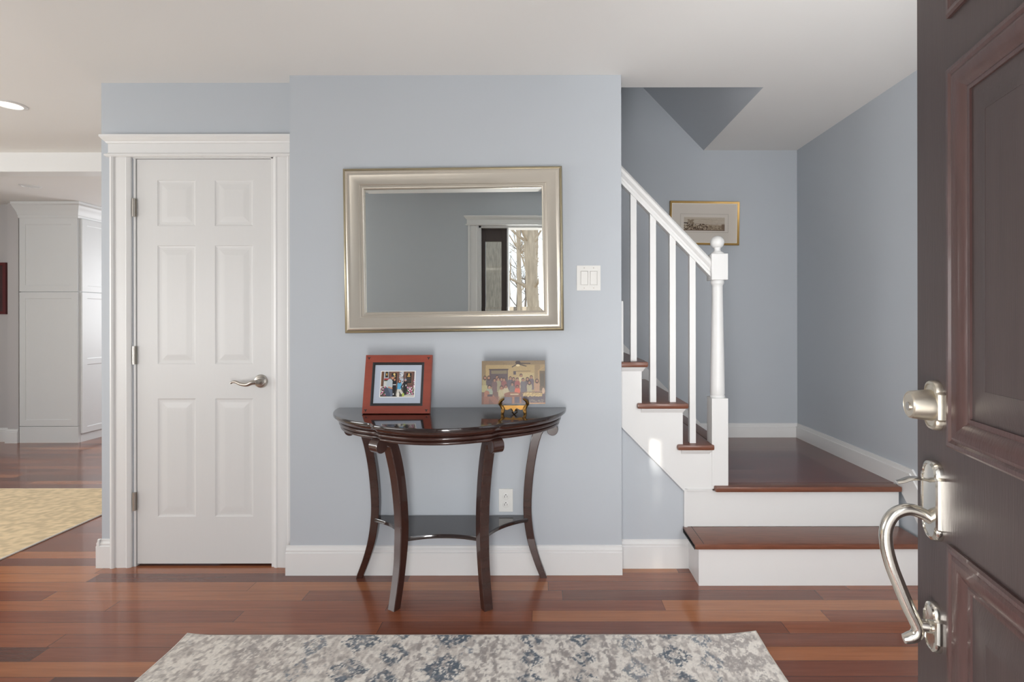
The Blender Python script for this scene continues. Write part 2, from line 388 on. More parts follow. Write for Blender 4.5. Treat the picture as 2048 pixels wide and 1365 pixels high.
def baseboard(name, segs):
    prof = [(0, 0), (.017, 0), (.017, .108), (.012, .112), (.0135, .121), (.007, .130), (.006, .138), (0, .141)]
    b = bmesh.new()
    for (x0, y0, x1, y1, z) in segs:      # runs left to right seen from the room, room on the right-hand side of the run
        d = Vector((x1-x0, y1-y0, 0)); nrm = Vector((d.y, -d.x, 0)).normalized()
        prism(b, [Vector((x0, y0, z+q))+nrm*p for p, q in prof], d)
    return struct(name, b, M['white'])
baseboard('baseboard_centre', [(XC-.016, YM, XL+.001, YM, 0)])
baseboard('baseboard_closet', [(XO-.017, YD, -2.165, YD, 0), (XO, 4.2, XO, YD-.017, 0)])
baseboard('baseboard_understair', [(XL+.003, YU, .727, YU, 0)])
baseboard('baseboard_kitchen', [(RX0, 5.40, -5.435, 5.40, 0), (-5.45, 5.335, -5.325, 5.335, 0)])
baseboard('baseboard_front', [(OX0-.11, YF, RX0, YF, 0)])
b = bmesh.new()
pr = [(0, .0), (.018, 0), (.018, .068), (.012, .074), (.012, .086), (.005, .096), (0, .098)]
prism(b, [(1.10, YB-p, LZ+z) for p, z in pr], (XR-1.10, 0, 0)); struct('baseboard_back', b, M['white'])
b = bmesh.new()
prism(b, [(XR, y, z) for y, z in ((YB-.02, LZ), (YB-.02, .490), (2.555, .490), (2.19, .12), (YF, .12), (YF, 0), (2.40, 0), (2.44, LZ-.2), (2.64, LZ))], (-.018, 0, 0))
prism(b, [(XR, y, z) for y, z in ((YB-.02, .490), (YB-.02, .512), (2.548, .512), (2.175, .135), (YF, .135), (YF, .12), (2.19, .12), (2.555, .490))], (-.010, 0, 0))
struct('baseboard_right', b, M['white'])

# ------------------------------------------------------------------ closet door
def casing(bm, x0, x1, z0, z1, y, face=-1):
    """fluted flat casing upright; outer side carries a raised back band on x0"""
    w = x1-x0
    prof = [(0, 0), (0, .022), (.10, .024), (.18, .020), (.22, .012), (.34, .015), (.75, .013), (.82, .017), (.92, .014), (1, .009), (1, 0)]
    prism(bm, [(x0+w*p, y+face*q, z0) for p, q in prof], (0, 0, z1-z0))
def header(bm, x0, x1, y, z0, z1, face=-1):
    h = z1-z0
    lay = [(0, .020, .004), (.05, .026, .012), (.12, .026, .012), (.16, .017, .004), (.22, .014, 0), (.62, .014, 0), (.66, .020, .006), (.72, .022, .010), (.80, .032, .018), (.86, .036, .022), (.90, .040, .026), (1, .040, .026)]
    loft(bm, [[(x0-s, y, z0+h*t), (x1+s, y, z0+h*t), (x1+s, y+face*d, z0+h*t), (x0-s, y+face*d, z0+h*t)] for t, d, s in lay])
b = bmesh.new()
casing(b, -2.165, -2.068, 0, 2.062, YD); casing(b, -1.262, -1.352, 0, 2.062, YD); header(b, -2.178, -1.262, YD, 2.062, 2.168)
struct('trim_1', b, M['white'], smooth=25)
b = bmesh.new(); box(b, -2.072, -2.0525, YD+.001, YD+.11, 0, DZ); box(b, -1.3655, DX1+.005, YD-.004, YD+.11, 0, DZ); box(b, DX0, DX1, YD-.004, YD+.11, DZ-.008, DZ); box(b, DX0, DX0+.03, YD+.045, YD+.06, 0, DZ); box(b, DX1-.03, DX1, YD+.045, YD+.06, 0, DZ)
struct('trim_2', b, M['white'])
dr = thing('door_1', loc=(-2.049, YD+.006, 0), kind='structure')
dw = .681; pc = [(.104, .296), (.394, .586)]; pz = [(1.716, 1.952), (1.020, 1.618), (.249, .846)]
pz = [(1.24-(y1-641)/396.7, 1.24-(y0-641)/396.7) for y0, y1 in ((359, 451), (490, 728), (797, 1034))]
b = bmesh.new(); panel_face(b, .001, dw, .012, 2.056, .035, [(*c, *z) for c in pc for z in pz], [(0, 0), (.003, .0022), (.010, .0036), (.020, .0036), (.046, .0010), (.050, .0008)])
obj('door_leaf', b, M['door_white'], dr)
for zc in (1.24+227/398, 1.24-69/398, 1.24-362/398):
    b = bmesh.new(); lathe(b, [(.0075, -.046), (.0075, .046)], (-.007, -.011, zc), n=12); box(b, -.0195, .003, -.0065, -.0045, zc-.045, zc+.045)
    for q in (-.028, -.010, .010, .028): lathe(b, [(.0082, -.0012), (.0082, .0012)], (-.007, -.011, zc+q), n=12)
    obj('hinge', b, M['nickel_dark'], dr, label='satin nickel butt hinge', smooth=40)
hx, hz = .627, .934
b = bmesh.new(); lathe(b, [(.034, 0), (.034, .004), (.030, .010), (.022, .013), (.020, .016), (.013, .018), (.012, .045), (0, .048)], (hx, 0, hz), '-y', 40)
hd = obj('door_handle', b, M['nickel_dark'], dr, label='satin nickel lever handle with round rose', smooth=35)
b = bmesh.new()
P = spline([(hx, -.048, hz), (hx-.020, -.052, hz-.002), (hx-.045, -.052, hz-.012), (hx-.075, -.050, hz-.008), (hx-.100, -.048, hz+.002), (hx-.118, -.046, hz+.001), (hx-.126, -.046, hz-.006)], 5)
sweep(b, P, [(.009, .012-.007*i/(len(P)-1)) for i in range(len(P))], 12)
obj('lever', b, M['nickel_dark'], hd, smooth=60)

# ------------------------------------------------------------------ front wall: entrance casing, sidelight, jambs (mirror view)
MX0, MX1 = -.335, -.322                 # mullion between sidelight and doorway
b = bmesh.new(); casing(b, -.700, OX0, 0, OZ, YF, 1); casing(b, .66, OX1, 0, OZ, YF, 1); header(b, -.712, .672, YF, OZ, 2.205, 1)
struct('trim_4', b, M['white'], smooth=25)
b = bmesh.new(); box(b, OX0, OX0+.02, 0, YF, 0, OZ); box(b, OX1-.02, OX1, 0, YF, 0, OZ); box(b, OX0, OX1, 0, YF, OZ-.02, OZ); box(b, MX0, MX1, 0, YF, 0, OZ-.02)
struct('trim_5', b, M['white'])
wd = thing('window_1', loc=(OX0+.02, .05, 0), kind='structure')
b = bmesh.new(); sx0, sx1 = OX0+.02, MX0
GX0, GX1, GZ0, GZ1 = -.545, -.392, .72, 1.975
box(b, sx0, GX0, .04, .085, 0, OZ-.02, .003); box(b, GX1, sx1, .04, .085, 0, OZ-.02, .003); box(b, GX0, GX1, .04, .085, GZ1, OZ-.02); box(b, GX0, GX1, .04, .085, 0, GZ0)
obj('window_frame', b, M['fdoor'], wd, world=True)
b = bmesh.new(); box(b, GX0, GX1, .060, .064, GZ0, GZ1); obj('pane', b, M['glass'], wd, world=True)
# unseen windows added behind the fill lamps: two front, one side, closed white blinds
for nm, (x0, x1, y0, y1) in {'window_added_2': (-5.0, -2.4, YF, YF+.03), 'window_added_5': (.78, 1.66, YF, YF+.03), 'window_added_3': (RX0, RX0+.03, .5, 2.3)}.items():
    w_ = thing(nm, loc=((x0+x1)/2, (y0+y1)/2, .7), kind='structure'); b = bmesh.new()
    if x1-x0 > y1-y0: box(b, x0-.08, x1+.08, y0, y1, .62, .7); box(b, x0-.08, x1+.08, y0, y1, 2.2, 2.28); box(b, x0-.08, x0, y0, y1, .7, 2.2); box(b, x1, x1+.08, y0, y1, .7, 2.2)
    else: box(b, x0, x1, y0-.08, y1+.08, .62, .7); box(b, x0, x1, y0-.08, y1+.08, 2.2, 2.28); box(b, x0, x1, y0-.08, y0, .7, 2.2); box(b, x0, x1, y1, y1+.08, .7, 2.2)
    obj('window_frame', b, M['white'], w_, world=True)
    b = bmesh.new(); box(b, x0+(0 if x1-x0 > .1 else .002), x1-(0 if x1-x0 > .1 else .018), y0+(.002 if x1-x0 > .1 else 0), y1-(.018 if x1-x0 > .1 else 0), .7, 2.2); obj('added_blind', b, M['white'], w_, world=True)
w_ = thing('window_added_4', loc=(-3.4, 7.18, .85), kind='structure')  # unseen kitchen window, added as backing for the fill lamp
b = bmesh.new(); box(b, -4.35, -2.45, 7.17, 7.199, .80, .88); box(b, -4.35, -2.45, 7.17, 7.199, 2.12, 2.2); box(b, -4.35, -4.27, 7.17, 7.199, .88, 2.12); box(b, -2.53, -2.45, 7.17, 7.199, .88, 2.12)
obj('window_frame', b, M['white'], w_, world=True)
b = bmesh.new(); box(b, -4.27, -2.53, 7.185, 7.198, .88, 2.12); obj('added_blind', b, M['white'], w_, world=True)

# ------------------------------------------------------------------ front door, swung open past square
DWF = .86; th = math.atan2(245, F); s_, c_ = math.sin(th), math.cos(th)
HX, HY = .7214-s_*DWF, 1.01-c_*DWF
fd = thing('door_2', loc=(HX, HY, 0), rot=(0, 0, PI/2-th), kind='structure')
FL = Matrix.Translation((DWF, 0, 0)) @ Matrix.Rotation(PI, 4, 'Z')   # t (distance from latch edge) facing -y  ->  door frame
def fobj(name, b, m, parent=fd, **k):
    b.transform(FL); return obj(name, b, m, parent, **k)
body = bmesh.new(); fp = []
pans = [(.123, DWF-.123, 1.757, 1.93), (.123, DWF-.123, 1.027, 1.662), (.123, DWF-.123, .25, .854)]
xs = [0, .123, DWF-.123, DWF]; mould = bmesh.new(); dummy = bmesh.new()
panel_face(body, 0, DWF, .02, 2.06, .045, pans, [(0, 0), (0, .006)], field=dummy)
# dummy holds the recess sides; keep the hole floor as part of the slab
merge(body, dummy)
fobj('door_slab', body, M['fdoor'])
for p in pans:
    for kind in ('moulding', 'panel'):
        b = bmesh.new(); w, h = p[1]-p[0], p[3]-p[2]
        if kind == 'moulding':
            frame(b, w, h, [(-.004, .004), (-.004, -.005), (.000, -.008), (.006, -.008), (.010, -.005), (.016, -.0075), (.026, -.0065), (.038, -.002), (.044, .002), (.047, .0005), (.053, .001), (.053, .006)])
        else:
            q = [(.050, .004), (.056, .0045), (.098, -.003), (.104, -.004), (.104, -.0035)]
            prev = None
            for ins, d in q:
                r = [b.verts.new(v) for v in ((-w/2+ins, d, -h/2+ins), (w/2-ins, d, -h/2+ins), (w/2-ins, d, h/2-ins), (-w/2+ins, d, h/2-ins))]
                if prev:
                    for i in range(4): b.faces.new((prev[i], prev[(i+1) % 4], r[(i+1) % 4], r[i]))
                prev = r
            b.faces.new(prev)
        b.transform(Matrix.Translation(((p[0]+p[1])/2, 0, (p[2]+p[3])/2)))
        fobj('panel_moulding' if kind == 'moulding' else 'raised_panel', b, M['fmould'] if kind == 'moulding' else M['fdoor'], smooth=25)
def plate_outline(w, h, ear, n=10):
    """camelot-like escutcheon: straight sides, stepped shoulders, arched top and bottom"""
    def half():
        P = [(w/2, 0), (w/2, h/2-ear), (w/2-.004, h/2-ear+.003), (w/2-.006, h/2-ear+.004)]
        r = w/2-.006
        for i in range(1, n): a = PI/2*i/n; P.append((r*math.cos(a)**.8, h/2-ear+.004+(ear-.004)*math.sin(a)))
        return P+[(0, h/2)]
    q = half(); P = q+[(-x, z) for x, z in q[-2::-1]]; P += [(x, -z) for x, z in P[-2:0:-1]]
    return P
def plate(bm, cx, cz, w, h, ear, t=.012):
    P = plate_outline(w, h, ear)
    rings = [[(cx+x*k, -d, cz+z*(1-(1-k)*w/h)) for x, z in P] for k, d in ((1, 0), (1, t*.55), (.94, t*.85), (.80, t), (.76, t*.86), (.2, t*.95))]
    loft(bm, rings)
TL = .073
b = bmesh.new(); plate(b, TL, 1.087, .060, .088, .022)
db = fobj('deadbolt', b, M['nickel'], label='brushed nickel deadbolt with arched plate', smooth=30)
b = bmesh.new(); lathe(b, [(.028, .008), (.0275, .016), (.0250, .038), (.0240, .043), (.0215, .0450), (.0205, .0442), (0, .0442)], (TL, 0, 1.087), '-y', 40)
fobj('cylinder', b, M['nickel'], db, smooth=35)
b = bmesh.new(); lathe(b, [(.0075, .044), (.0075, .0465), (0, .0465)], (TL, 0, 1.084), '-y', 20); fobj('keyhole', b, M['nickel_dark'], db)
b = bmesh.new(); plate(b, TL, .917, .068, .142, .028, .014)
hs = fobj('handleset', b, M['nickel_polished'], label='brushed nickel handleset with S-curved grip', smooth=30)
b = bmesh.new(); P = spline([(TL, -.008, .950), (TL, -.024, .954), (TL, -.042, .953), (TL, -.056, .947), (TL, -.064, .945)], 5)
sweep(b, P, [(.008+.003*math.sin(PI*i/(len(P)-1)), .0026) for i in range(len(P))], 12); fobj('thumb_latch', b, M['nickel_polished'], hs, smooth=60)
b = bmesh.new()
P = spline([(TL, -.008, .882), (TL, -.024, .892), (TL, -.046, .897), (TL, -.068, .886), (TL, -.080, .862), (TL, -.081, .832), (TL, -.073, .795), (TL, -.060, .758), (TL, -.046, .722), (TL, -.036, .700), (TL, -.030, .684), (TL, -.034, .671), (TL, -.046, .664), (TL, -.053, .662)], 6)
n_ = len(P); sweep(b, P, [.0100+.0012*math.sin(PI*i/(n_-1)) if i < n_-8 else .0100-.0025*(i-n_+8)/8 for i in range(n_)], 16, up=(1, 0, 0)); fobj('grip', b, M['nickel_polished'], hs, smooth=60)
b = bmesh.new(); lathe(b, [(.012, .008), (.0095, .030)], (TL, 0, .690), '-y', 20); fobj('grip_foot', b, M['nickel_polished'], hs, smooth=40)
b = bmesh.new(); plate(b, TL, .690, .054, .087, .024, .013); fobj('lower_plate', b, M['nickel_polished'], hs, smooth=30)
b = bmesh.new(); lathe(b, [(.03, 0), (.03, .006), (.02, .012), (.012, .016), (.012, .045), (0, .048)], (TL, .045, .93), 'y', 24)
fobj('inside_handle', b, M['nickel'], smooth=40)

# ------------------------------------------------------------------ stairs
st = thing('staircase', 'white stair with red-brown treads, landing, turned newel and handrail at the right', 'stairs', loc=(1.0, 2.9, 0))
# lower step
b = bmesh.new(); box(b, .727, XR-.018, 2.448, 2.466, 0, .180); box(b, .727, .745, 2.466, YU, 0, .180); obj('riser', b, M['white'], st, world=True)
b = bmesh.new(); box(b, .700, XR-.018, 2.417, 2.632, .180, RI, .009); obj('tread', b, M['tread'], st, world=True, smooth=40)
b = bmesh.new(); box(b, .700, .7015, 2.42, 2.62, .1805, .2, 0)
prism(b, [(.742, 2.425, RI), (.7445, 2.425, RI), (.7445, 2.632, RI), (.742, 2.632, RI)], (0, 0, .0004)); obj('tread_joint', b, M['slot'], st, world=True)
# upper riser + landing
b = bmesh.new(); box(b, .708, XR-.018, 2.628, 2.648, RI, LZ-.027); obj('riser', b, M['white'], st, world=True)
b = bmesh.new(); box(b, .745, XR-.018, 2.648, YB, .05, LZ-.002); obj('landing_base', b, M['white'], st, world=True)
b = bmesh.new(); box(b, .70, XR-.018, 2.665, YB, LZ-.004, LZ); obj('landing_floor', b, M['landing'], st, world=True)
b = bmesh.new(); box(b, .855, XR-.022, 2.594, 2.668, LZ-.027, LZ+.0005, .009); obj('landing_nosing', b, M['tread'], st, world=True, smooth=40)
YS = 2.622
b = bmesh.new()
def tz(i): return LZ+RI*i
rx = lambda i: .90-RUN*(i-1)              # riser below tread i
prism(b, [(XL+.002, YS, .725), (.71, YS, .396), (.90, YS, .396), (.90, YS, tz(1)-.027), (.70, YS, tz(1)-.027), (.70, YS, tz(2)-.027), (.495, YS, tz(2)-.027), (.495, YS, tz(3)-.027), (XL+.002, YS, tz(3)-.027)], (0, .03, 0))
prism(b, [(XL+.002, YS, .725), (.71, YS, .396), (.845, YS, .396), (.845, YS, .388), (.704, YS, .388), (XL+.002, YS, .712)], (0, -.006, 0))
box(b, .706, .722, YS-.004, YS+.012, RI, .396)
obj('stringer', b, M['white'], st, world=True)
for i in range(1, 8):
    x1 = .725+RUN*(2-i); x0 = x1-RUN-.055
    b = bmesh.new()
    if i <= 2: x1c = min(x1, .853) if i == 1 else x1; box(b, x0+.0, x1c, 2.600, YB-.02, tz(i)-.027, tz(i), .009)
    elif i == 3: box(b, XL+.003, x1, 2.600, 2.72, tz(i)-.027, tz(i), .009); box(b, x0, x1, 2.70, YB-.02, tz(i)-.026, tz(i)-.0005)
    else: box(b, x0, x1, 2.70, YB-.02, tz(i)-.027, tz(i), .009)
    obj('tread', b, M['tread'], st, world=True, smooth=40)
    if i == 1:
        b = bmesh.new(); box(b, .853, .925, 2.70, YB-.02, tz(i)-.027, tz(i), .009); obj('tread', b, M['tread'], st, world=True, smooth=40)
    b = bmesh.new(); box(b, x1-.045, x1-.027, 2.70 if i > 2 else 2.652, YB-.02, tz(i)-RI, tz(i)-.027); obj('riser', b, M['white'], st, world=True)
    if i in (1, 2, 3):      # cove moulding beneath the open tread end
        b = bmesh.new(); a0 = max(x0+.022, XL+.003); a1 = min(x1-.012, .845)
        loft(b, [[(a0, YS, z), (a1-s, YS, z), (a1-s, YS-d, z), (a0+.0, YS-d, z)] for z, d, s in ((tz(i)-.048, .002, .012), (tz(i)-.042, .006, .010), (tz(i)-.032, .014, .004), (tz(i)-.027, .016, 0))])
        obj('cove_moulding', b, M['white'], st, world=True)
# balusters
YR = 2.658
for x, i in ((.756, 1), (.656, 2), (.557, 2), (.459, 3)):
    b = bmesh.new(); zt = 1.47+(.85-x)*1.04+.02; box(b, x-.0155, x+.0155, YR-.0155, YR+.0155, tz(i), zt, .0015); obj('baluster', b, M['white'], st, world=True)
b = bmesh.new(); box(b, XL+.001, .405, YR-.03, YR+.01, tz(3), 1.335, .002)
obj('half_post', b, M['white'], st, world=True)
# handrail
b = bmesh.new(); sec = [(-.021, -.038), (.021, -.038), (.021, -.026), (.016, -.022), (.016, -.012), (.024, -.008), (.031, 0), (.031, .012), (.024, .022), (.012, .028), (0, .030), (-.012, .028), (-.024, .022), (-.031, .012), (-.031, 0), (-.024, -.008), (-.016, -.012), (-.016, -.022), (-.021, -.026)]
A = Vector((.852, YR, 1.506)); Bp = Vector((XL+.001, YR, 1.506+(.852-XL)*1.045)); sl = math.atan(1.045)
prism(b, [A+Vector((0, s, u/math.cos(sl))) for s, u in sec], Bp-A); obj('handrail', b, M['white'], st, world=True, smooth=35)
# newel
NX, NY = .885, 2.658; nw = thing  # part with sub-parts
b = bmesh.new(); box(b, NX-.041, NX+.041, NY-.041, NY+.041, LZ, .849, .003)
nb = obj('newel_post', b, M['white'], st, world=True)
b = bmesh.new(); lathe(b, [(.034, .845), (.037, .851), (.037, .857), (.033, .862), (.036, .868), (.0355, .90), (.033, 1.05), (.029, 1.25), (.0265, 1.40), (.0265, 1.415), (.032, 1.422), (.034, 1.430), (.031, 1.438), (.034, 1.444)], (NX, NY, 0), n=36); obj('turned_shaft', b, M['white'], nb, world=True, smooth=40)
b = bmesh.new(); box(b, NX-.041, NX+.041, NY-.041, NY+.041, 1.441, 1.572, .003); obj('upper_block', b, M['white'], nb, world=True)
b = bmesh.new(); prof = [(.034, 1.570), (.033, 1.578), (.026, 1.583), (.018, 1.588), (.0155, 1.596), (.018, 1.606)]
for k in range(1, 13): a = -PI/2+.55+(PI-.55)*k/12; prof.append((.0345*math.cos(a), 1.6325+.0335*math.sin(a)))
lathe(b, prof, (NX, NY, 0), n=36); obj('ball_finial', b, M['white'], nb, world=True, smooth=50)
# skirt board along the back wall
b = bmesh.new(); zt = lambda x: .512+1.0325*(1.113-x)
prism(b, [(1.13, YB-.0005, LZ), (1.113, YB-.0005, .511), (-.8, YB-.0005, zt(-.8)), (-.8, YB-.0005, zt(-.8)-.4), (1.0, YB-.0005, LZ)], (0, -.019, 0)); obj('skirt_board', b, M['white'], st, world=True)

# ------------------------------------------------------------------ console table
TX, TY = -.440, YM-.004
tb = thing('console_table', 'dark espresso half-moon console table with four scrolled legs and lower shelf', 'table', loc=(TX, TY, 0))
def yo(dx):
    a = .555; w = .44*math.sqrt(max(0, 1-abs(dx/a)**2.15)); c = .507-1.25*dx*dx
    t = min(1, max(0, (.272-abs(dx))/.016)); t = t*t*(3-2*t)
    return w*(1-t)+c*t
out = []; N = 120
for k in range(N+1):
    a = PI*k/N; dx = -.555*math.cos(a); out.append(Vector((dx, -yo(dx), 0)))

def off_outline(ins):
    R = []
    for i, p in enumerate(out):
        t = (out[min(i+1, len(out)-1)]-out[max(i-1, 0)]).normalized(); nn = Vector((-t.y, t.x, 0))
        q = p+nn*ins
        q.y = min(q.y, 0); q.x = max(-.555+ins, min(.555-ins, q.x)); R.append(q)
    R[0] = Vector((-.555+ins, 0, 0)); R[-1] = Vector((.555-ins, 0, 0))
    return R
def rings_of(lst): return [[(p.x, p.y, z) for p in off_outline(i)] for z, i in lst]
b = bmesh.new(); loft(b, rings_of([(.797, .006), (.800, .001), (.804, 0), (.811, 0), (.8145, .002), (.815, .005)])); obj('tabletop', b, M['tabletop'], tb, smooth=30)
b = bmesh.new(); loft(b, rings_of([(.738, .075), (.740, .040), (.743, .034), (.748, .032), (.753, .034), (.755, .039), (.757, .036), (.762, .027), (.768, .025), (.773, .028), (.775, .033), (.777, .029), (.783, .019), (.790, .013), (.797, .010)]))
obj('apron', b, M['table'], tb, smooth=60)
def leg(u, pts, sc, half_w, base=(0, 0)):
    """u: outward direction in plan; pts: (r, z, half thickness); sc: scroll (r, z, radius)"""
    U = Vector((u[0], u[1], 0)).normalized(); T = Vector((-U.y, U.x, 0)); B = Vector((base[0], base[1], 0))
    b = bmesh.new(); P = spline([(r, z, h) for r, z, h in pts], 6); rings = []
    for i, p in enumerate(P):
        d = P[min(i+1, len(P)-1)]-P[max(i-1, 0)]; d = Vector((d.x, d.y)).normalized(); nr = Vector((-d.y, d.x))
        if i == len(P)-1: nr = Vector((1, 0)) if nr.x > 0 else Vector((-1, 0))
        h = p.z; w = half_w*(1-.18*i/len(P)); ring = []
        for a, c in ((-1, -.86), (-.86, -1), (.86, -1), (1, -.86), (1, .86), (.86, 1), (-.86, 1), (-1, .86)):
            q = Vector((p.x, p.y))+nr*(h*c); ring.append(B+U*q.x+T*(w*a)+Vector((0, 0, q.y)))
        rings.append(ring)
    loft(b, rings)
    r, z, R = sc; n = 28; rr = []
    for k, w in ((.93, -half_w), (1, -half_w+.002), (1, half_w-.002), (.93, half_w)):
        rr.append([B+U*(r+R*k*math.cos(2*PI*i/n))+T*w+Vector((0, 0, z+R*k*math.sin(2*PI*i/n))) for i in range(n)])
    loft(b, rr)
    return obj('leg', b, M['table'], tb, smooth=30)
fpts = [(.438, .728, .014), (.412, .733, .020), (.388, .715, .022), (.368, .66, .024), (.345, .56, .024), (.330, .45, .0235), (.324, .35, .023), (.326, .27, .0225), (.334, .18, .019), (.348, .09, .0185), (.366, .0, .018)]
bpts = [(.470, .722, .014), (.448, .728, .019), (.424, .712, .021), (.404, .66, .021), (.384, .56, .020), (.371, .45, .020), (.366, .35, .0195), (.370, .27, .019), (.384, .18, .018), (.410, .09, .016), (.444, .0, .015)]
for sg in (-1, 1):
    leg((sg*.545, -.838), fpts, (.450, .719, .030), .025)
    leg((sg, 0), bpts, (.487, .713, .027), .021, base=(0, -.024))
def arc(p, q, sag, n=14):
    p = Vector(p); q = Vector(q); m = (p+q)/2; d = (q-p).normalized(); nn = Vector((-d.y, d.x)); R = []
    for i in range(n+1):
        t = i/n; R.append(p.lerp(q, t)+nn*(sag*4*t*(1-t)))
    return R
pl = [Vector((-.375, -.006)), Vector((-.375, -.035))]
pl = [Vector((-.375, -.006))]+arc((-.375, -.040), (-.183, -.262), .035)+arc((-.172, -.270), (.172, -.270), .040)+arc((.183, -.262), (.375, -.040), .035)+[Vector((.375, -.006))]
b = bmesh.new(); loft(b, [[(p.x*k, p.y*k if p.y < -.03 else p.y, z) for p in pl] for z, k in ((.270, .985), (.273, 1), (.285, 1), (.289, .99))]); obj('lower_shelf', b, M['tabletop'], tb, smooth=30)

# ------------------------------------------------------------------ mirror
mr = thing('wall_mirror', 'large rectangular mirror in a wide champagne silver frame above the console table', 'mirror', loc=(-.430, YM-.004, 1.582-.395), rot=(math.radians(.25), math.radians(.0), 0))
MW, MH = 1.058, .795
ROLL = Matrix.Translation((0, 0, .395)) @ Matrix.Rotation(math.radians(-.65), 4, 'Y')
def mobj(name, b, m, **k): b.transform(ROLL); return obj(name, b, m, mr, **k)
b = bmesh.new(); frame(b, MW, MH, [(0, 0), (0, -.024), (.003, -.029), (.008, -.031), (.011, -.029), (.011, 0)]); mobj('frame_edge', b, M['champ_edge'], label='darker gilt outer edge', smooth=40)
b = bmesh.new(); frame(b, MW, MH, [(.011, 0), (.011, -.029), (.014, -.033), (.019, -.036), (.025, -.037), (.031, -.0355), (.036, -.033), (.050, -.027), (.066, -.0225), (.073, -.021), (.074, -.0225), (.078, -.0225), (.080, -.020), (.086, -.019), (.088, -.021), (.093, -.020), (.097, -.016), (.099, -.012), (.099, 0)]); mobj('frame', b, M['champagne'], smooth=40)
b = bmesh.new(); iw, ih = MW-.198+.004, MH-.198+.004; bv = .021
q = [[(sx*(iw/2-i), y, sz*(ih/2-i)) for sx, sz in ((-1, -1), (1, -1), (1, 1), (-1, 1))] for i, y in ((0, -.006), (bv, -.0067), (bv, -.0068))]
pr_ = None
for r in q:
    r = [b.verts.new(v) for v in r]
    if pr_: [b.faces.new((pr_[i], pr_[(i+1) % 4], r[(i+1) % 4], r[i])) for i in range(4)]
    pr_ = r
b.faces.new(pr_); mobj('mirror_glass', b, M['mirror'])
b = bmesh.new(); box(b, -MW/2+.012, MW/2-.012, -.004, 0, -MH/2+.012, MH/2-.012); mobj('backing', b, M['black'])

# ------------------------------------------------------------------ red framed family photo
SK = [(205, 150, 120), (190, 135, 105)]
def person(p, x, y, s, skin, hair, shirt, hairlong=False, cap=None, h=30):
    A = p.asp
    p.ell(x, y+s*A*2.9, s*1.75, s*A*2.4, shirt); p.rect(x-s*1.6, y+s*A*2.9, x+s*1.6, y+s*A*h/10, shirt)
    if hairlong: p.ell(x, y+s*A*.35, s*1.12, s*A*1.45, hair)
    p.ell(x, y, s*.95, s*A*1.15, hair if not cap else cap); p.ell(x+.05, y+s*A*.28, s*.72, s*A*.88, skin)
    if cap: p.rect(x-s*.9, y-s*A*.5, x+s*.9, y-s*A*.1, cap)
    p.rect(x-s*.38, y+s*A*.12, x-s*.15, y+s*A*.28, (60, 45, 40)); p.rect(x+s*.15, y+s*A*.12, x+s*.4, y+s*A*.28, (60, 45, 40)); p.rect(x-s*.25, y+s*A*.62, x+s*.3, y+s*A*.74, (160, 80, 75))
P1 = Pic(200, 280, (92, 66, 58))
P1.rect(8, 0, 22, 60, (170, 176, 180)); P1.rect(12, 2, 20, 24, (40, 34, 30)); P1.ell(16, 12, 2, 5, (200, 160, 90)); P1.rect(9, 28, 24, 34, (165, 50, 55)); P1.rect(9, 34, 26, 38, (50, 70, 45)); P1.rect(9, 39, 22, 62, (196, 196, 192))
P1.rect(24, 0, 52, 62, (112, 82, 72)); P1.rect(28, 4, 48, 52, (128, 92, 76)); P1.rect(30, 7, 46, 49, (34, 30, 30)); P1.ell(38, 13, 3.2, 6, (214, 188, 120)); P1.ell(38, 21, 4.5, 3.5, (190, 160, 95))
P1.rect(53, 0, 66, 66, (185, 190, 196)); P1.speckle(53, 0, 66, 60, [(235, 235, 235), (120, 150, 190), (60, 60, 66), (200, 150, 120)], 60, 1.3, 3)
P1.rect(66, 0, 96, 62, (104, 76, 68)); P1.rect(71, 4, 91, 50, (132, 98, 80)); P1.rect(73, 7, 89, 47, (33, 29, 29)); P1.ell(81, 13, 2.6, 5.5, (205, 170, 105)); P1.ell(81, 19.5, 5, 3, (190, 150, 90))
for k in range(7): P1.rect(75, 25+k*3, 87, 26+k*3, (92, 84, 80))
P1.rect(97, 0, 100, 60, (180, 185, 196)); P1.rect(0, 0, 5, 70, (120, 84, 60))
P1.rect(0, 62, 100, 100, (78, 74, 66)); P1.speckle(0, 60, 20, 92, [(210, 60, 130), (70, 120, 60), (235, 225, 230), (40, 60, 35)], 110, 1.3, 4); P1.speckle(78, 60, 100, 90, [(214, 50, 140), (70, 130, 65), (240, 235, 240), (40, 60, 35)], 130, 1.3, 5); P1.rect(70, 91, 100, 100, (190, 186, 180))
P1.speckle(96, 30, 100, 62, [(235, 235, 240), (40, 50, 40), (200, 120, 150)], 30, 1.2, 8)
P1.ell(26, 50, 9.5, 21, (176, 186, 192)); P1.line(22, 72, 36, 80, 12, (96, 108, 128), 10); P1.line(35, 78, 31, 98, 10, (96, 108, 128), 9); P1.line(24, 62, 42, 70, 4, (196, 140, 110), 3); P1.line(16, 72, 24, 92, 12, (70, 80, 98)); P1.ell(34, 24, 4, 8, (196, 140, 110)); P1.ell(33.5, 18, 4.4, 4, (52, 56, 70)); P1.rect(36, 19, 40, 21, (52, 56, 70))
person(P1, 40, 32, 3.3, (205, 150, 120), (88, 58, 40), (28, 28, 34), h=95); P1.rect(36, 51, 45, 54, (225, 225, 225)); P1.line(39, 70, 40, 96, 8, (30, 30, 34)); P1.rect(37, 86, 40, 92, (220, 220, 220))
person(P1, 55, 38, 3.6, (214, 156, 128), (58, 34, 28), (86, 160, 200), True, h=72); P1.line(52, 74, 50, 92, 7, (204, 200, 192)); P1.line(58, 74, 63, 84, 7, (204, 200, 192)); P1.rect(49, 84, 56, 99, (220, 216, 206))
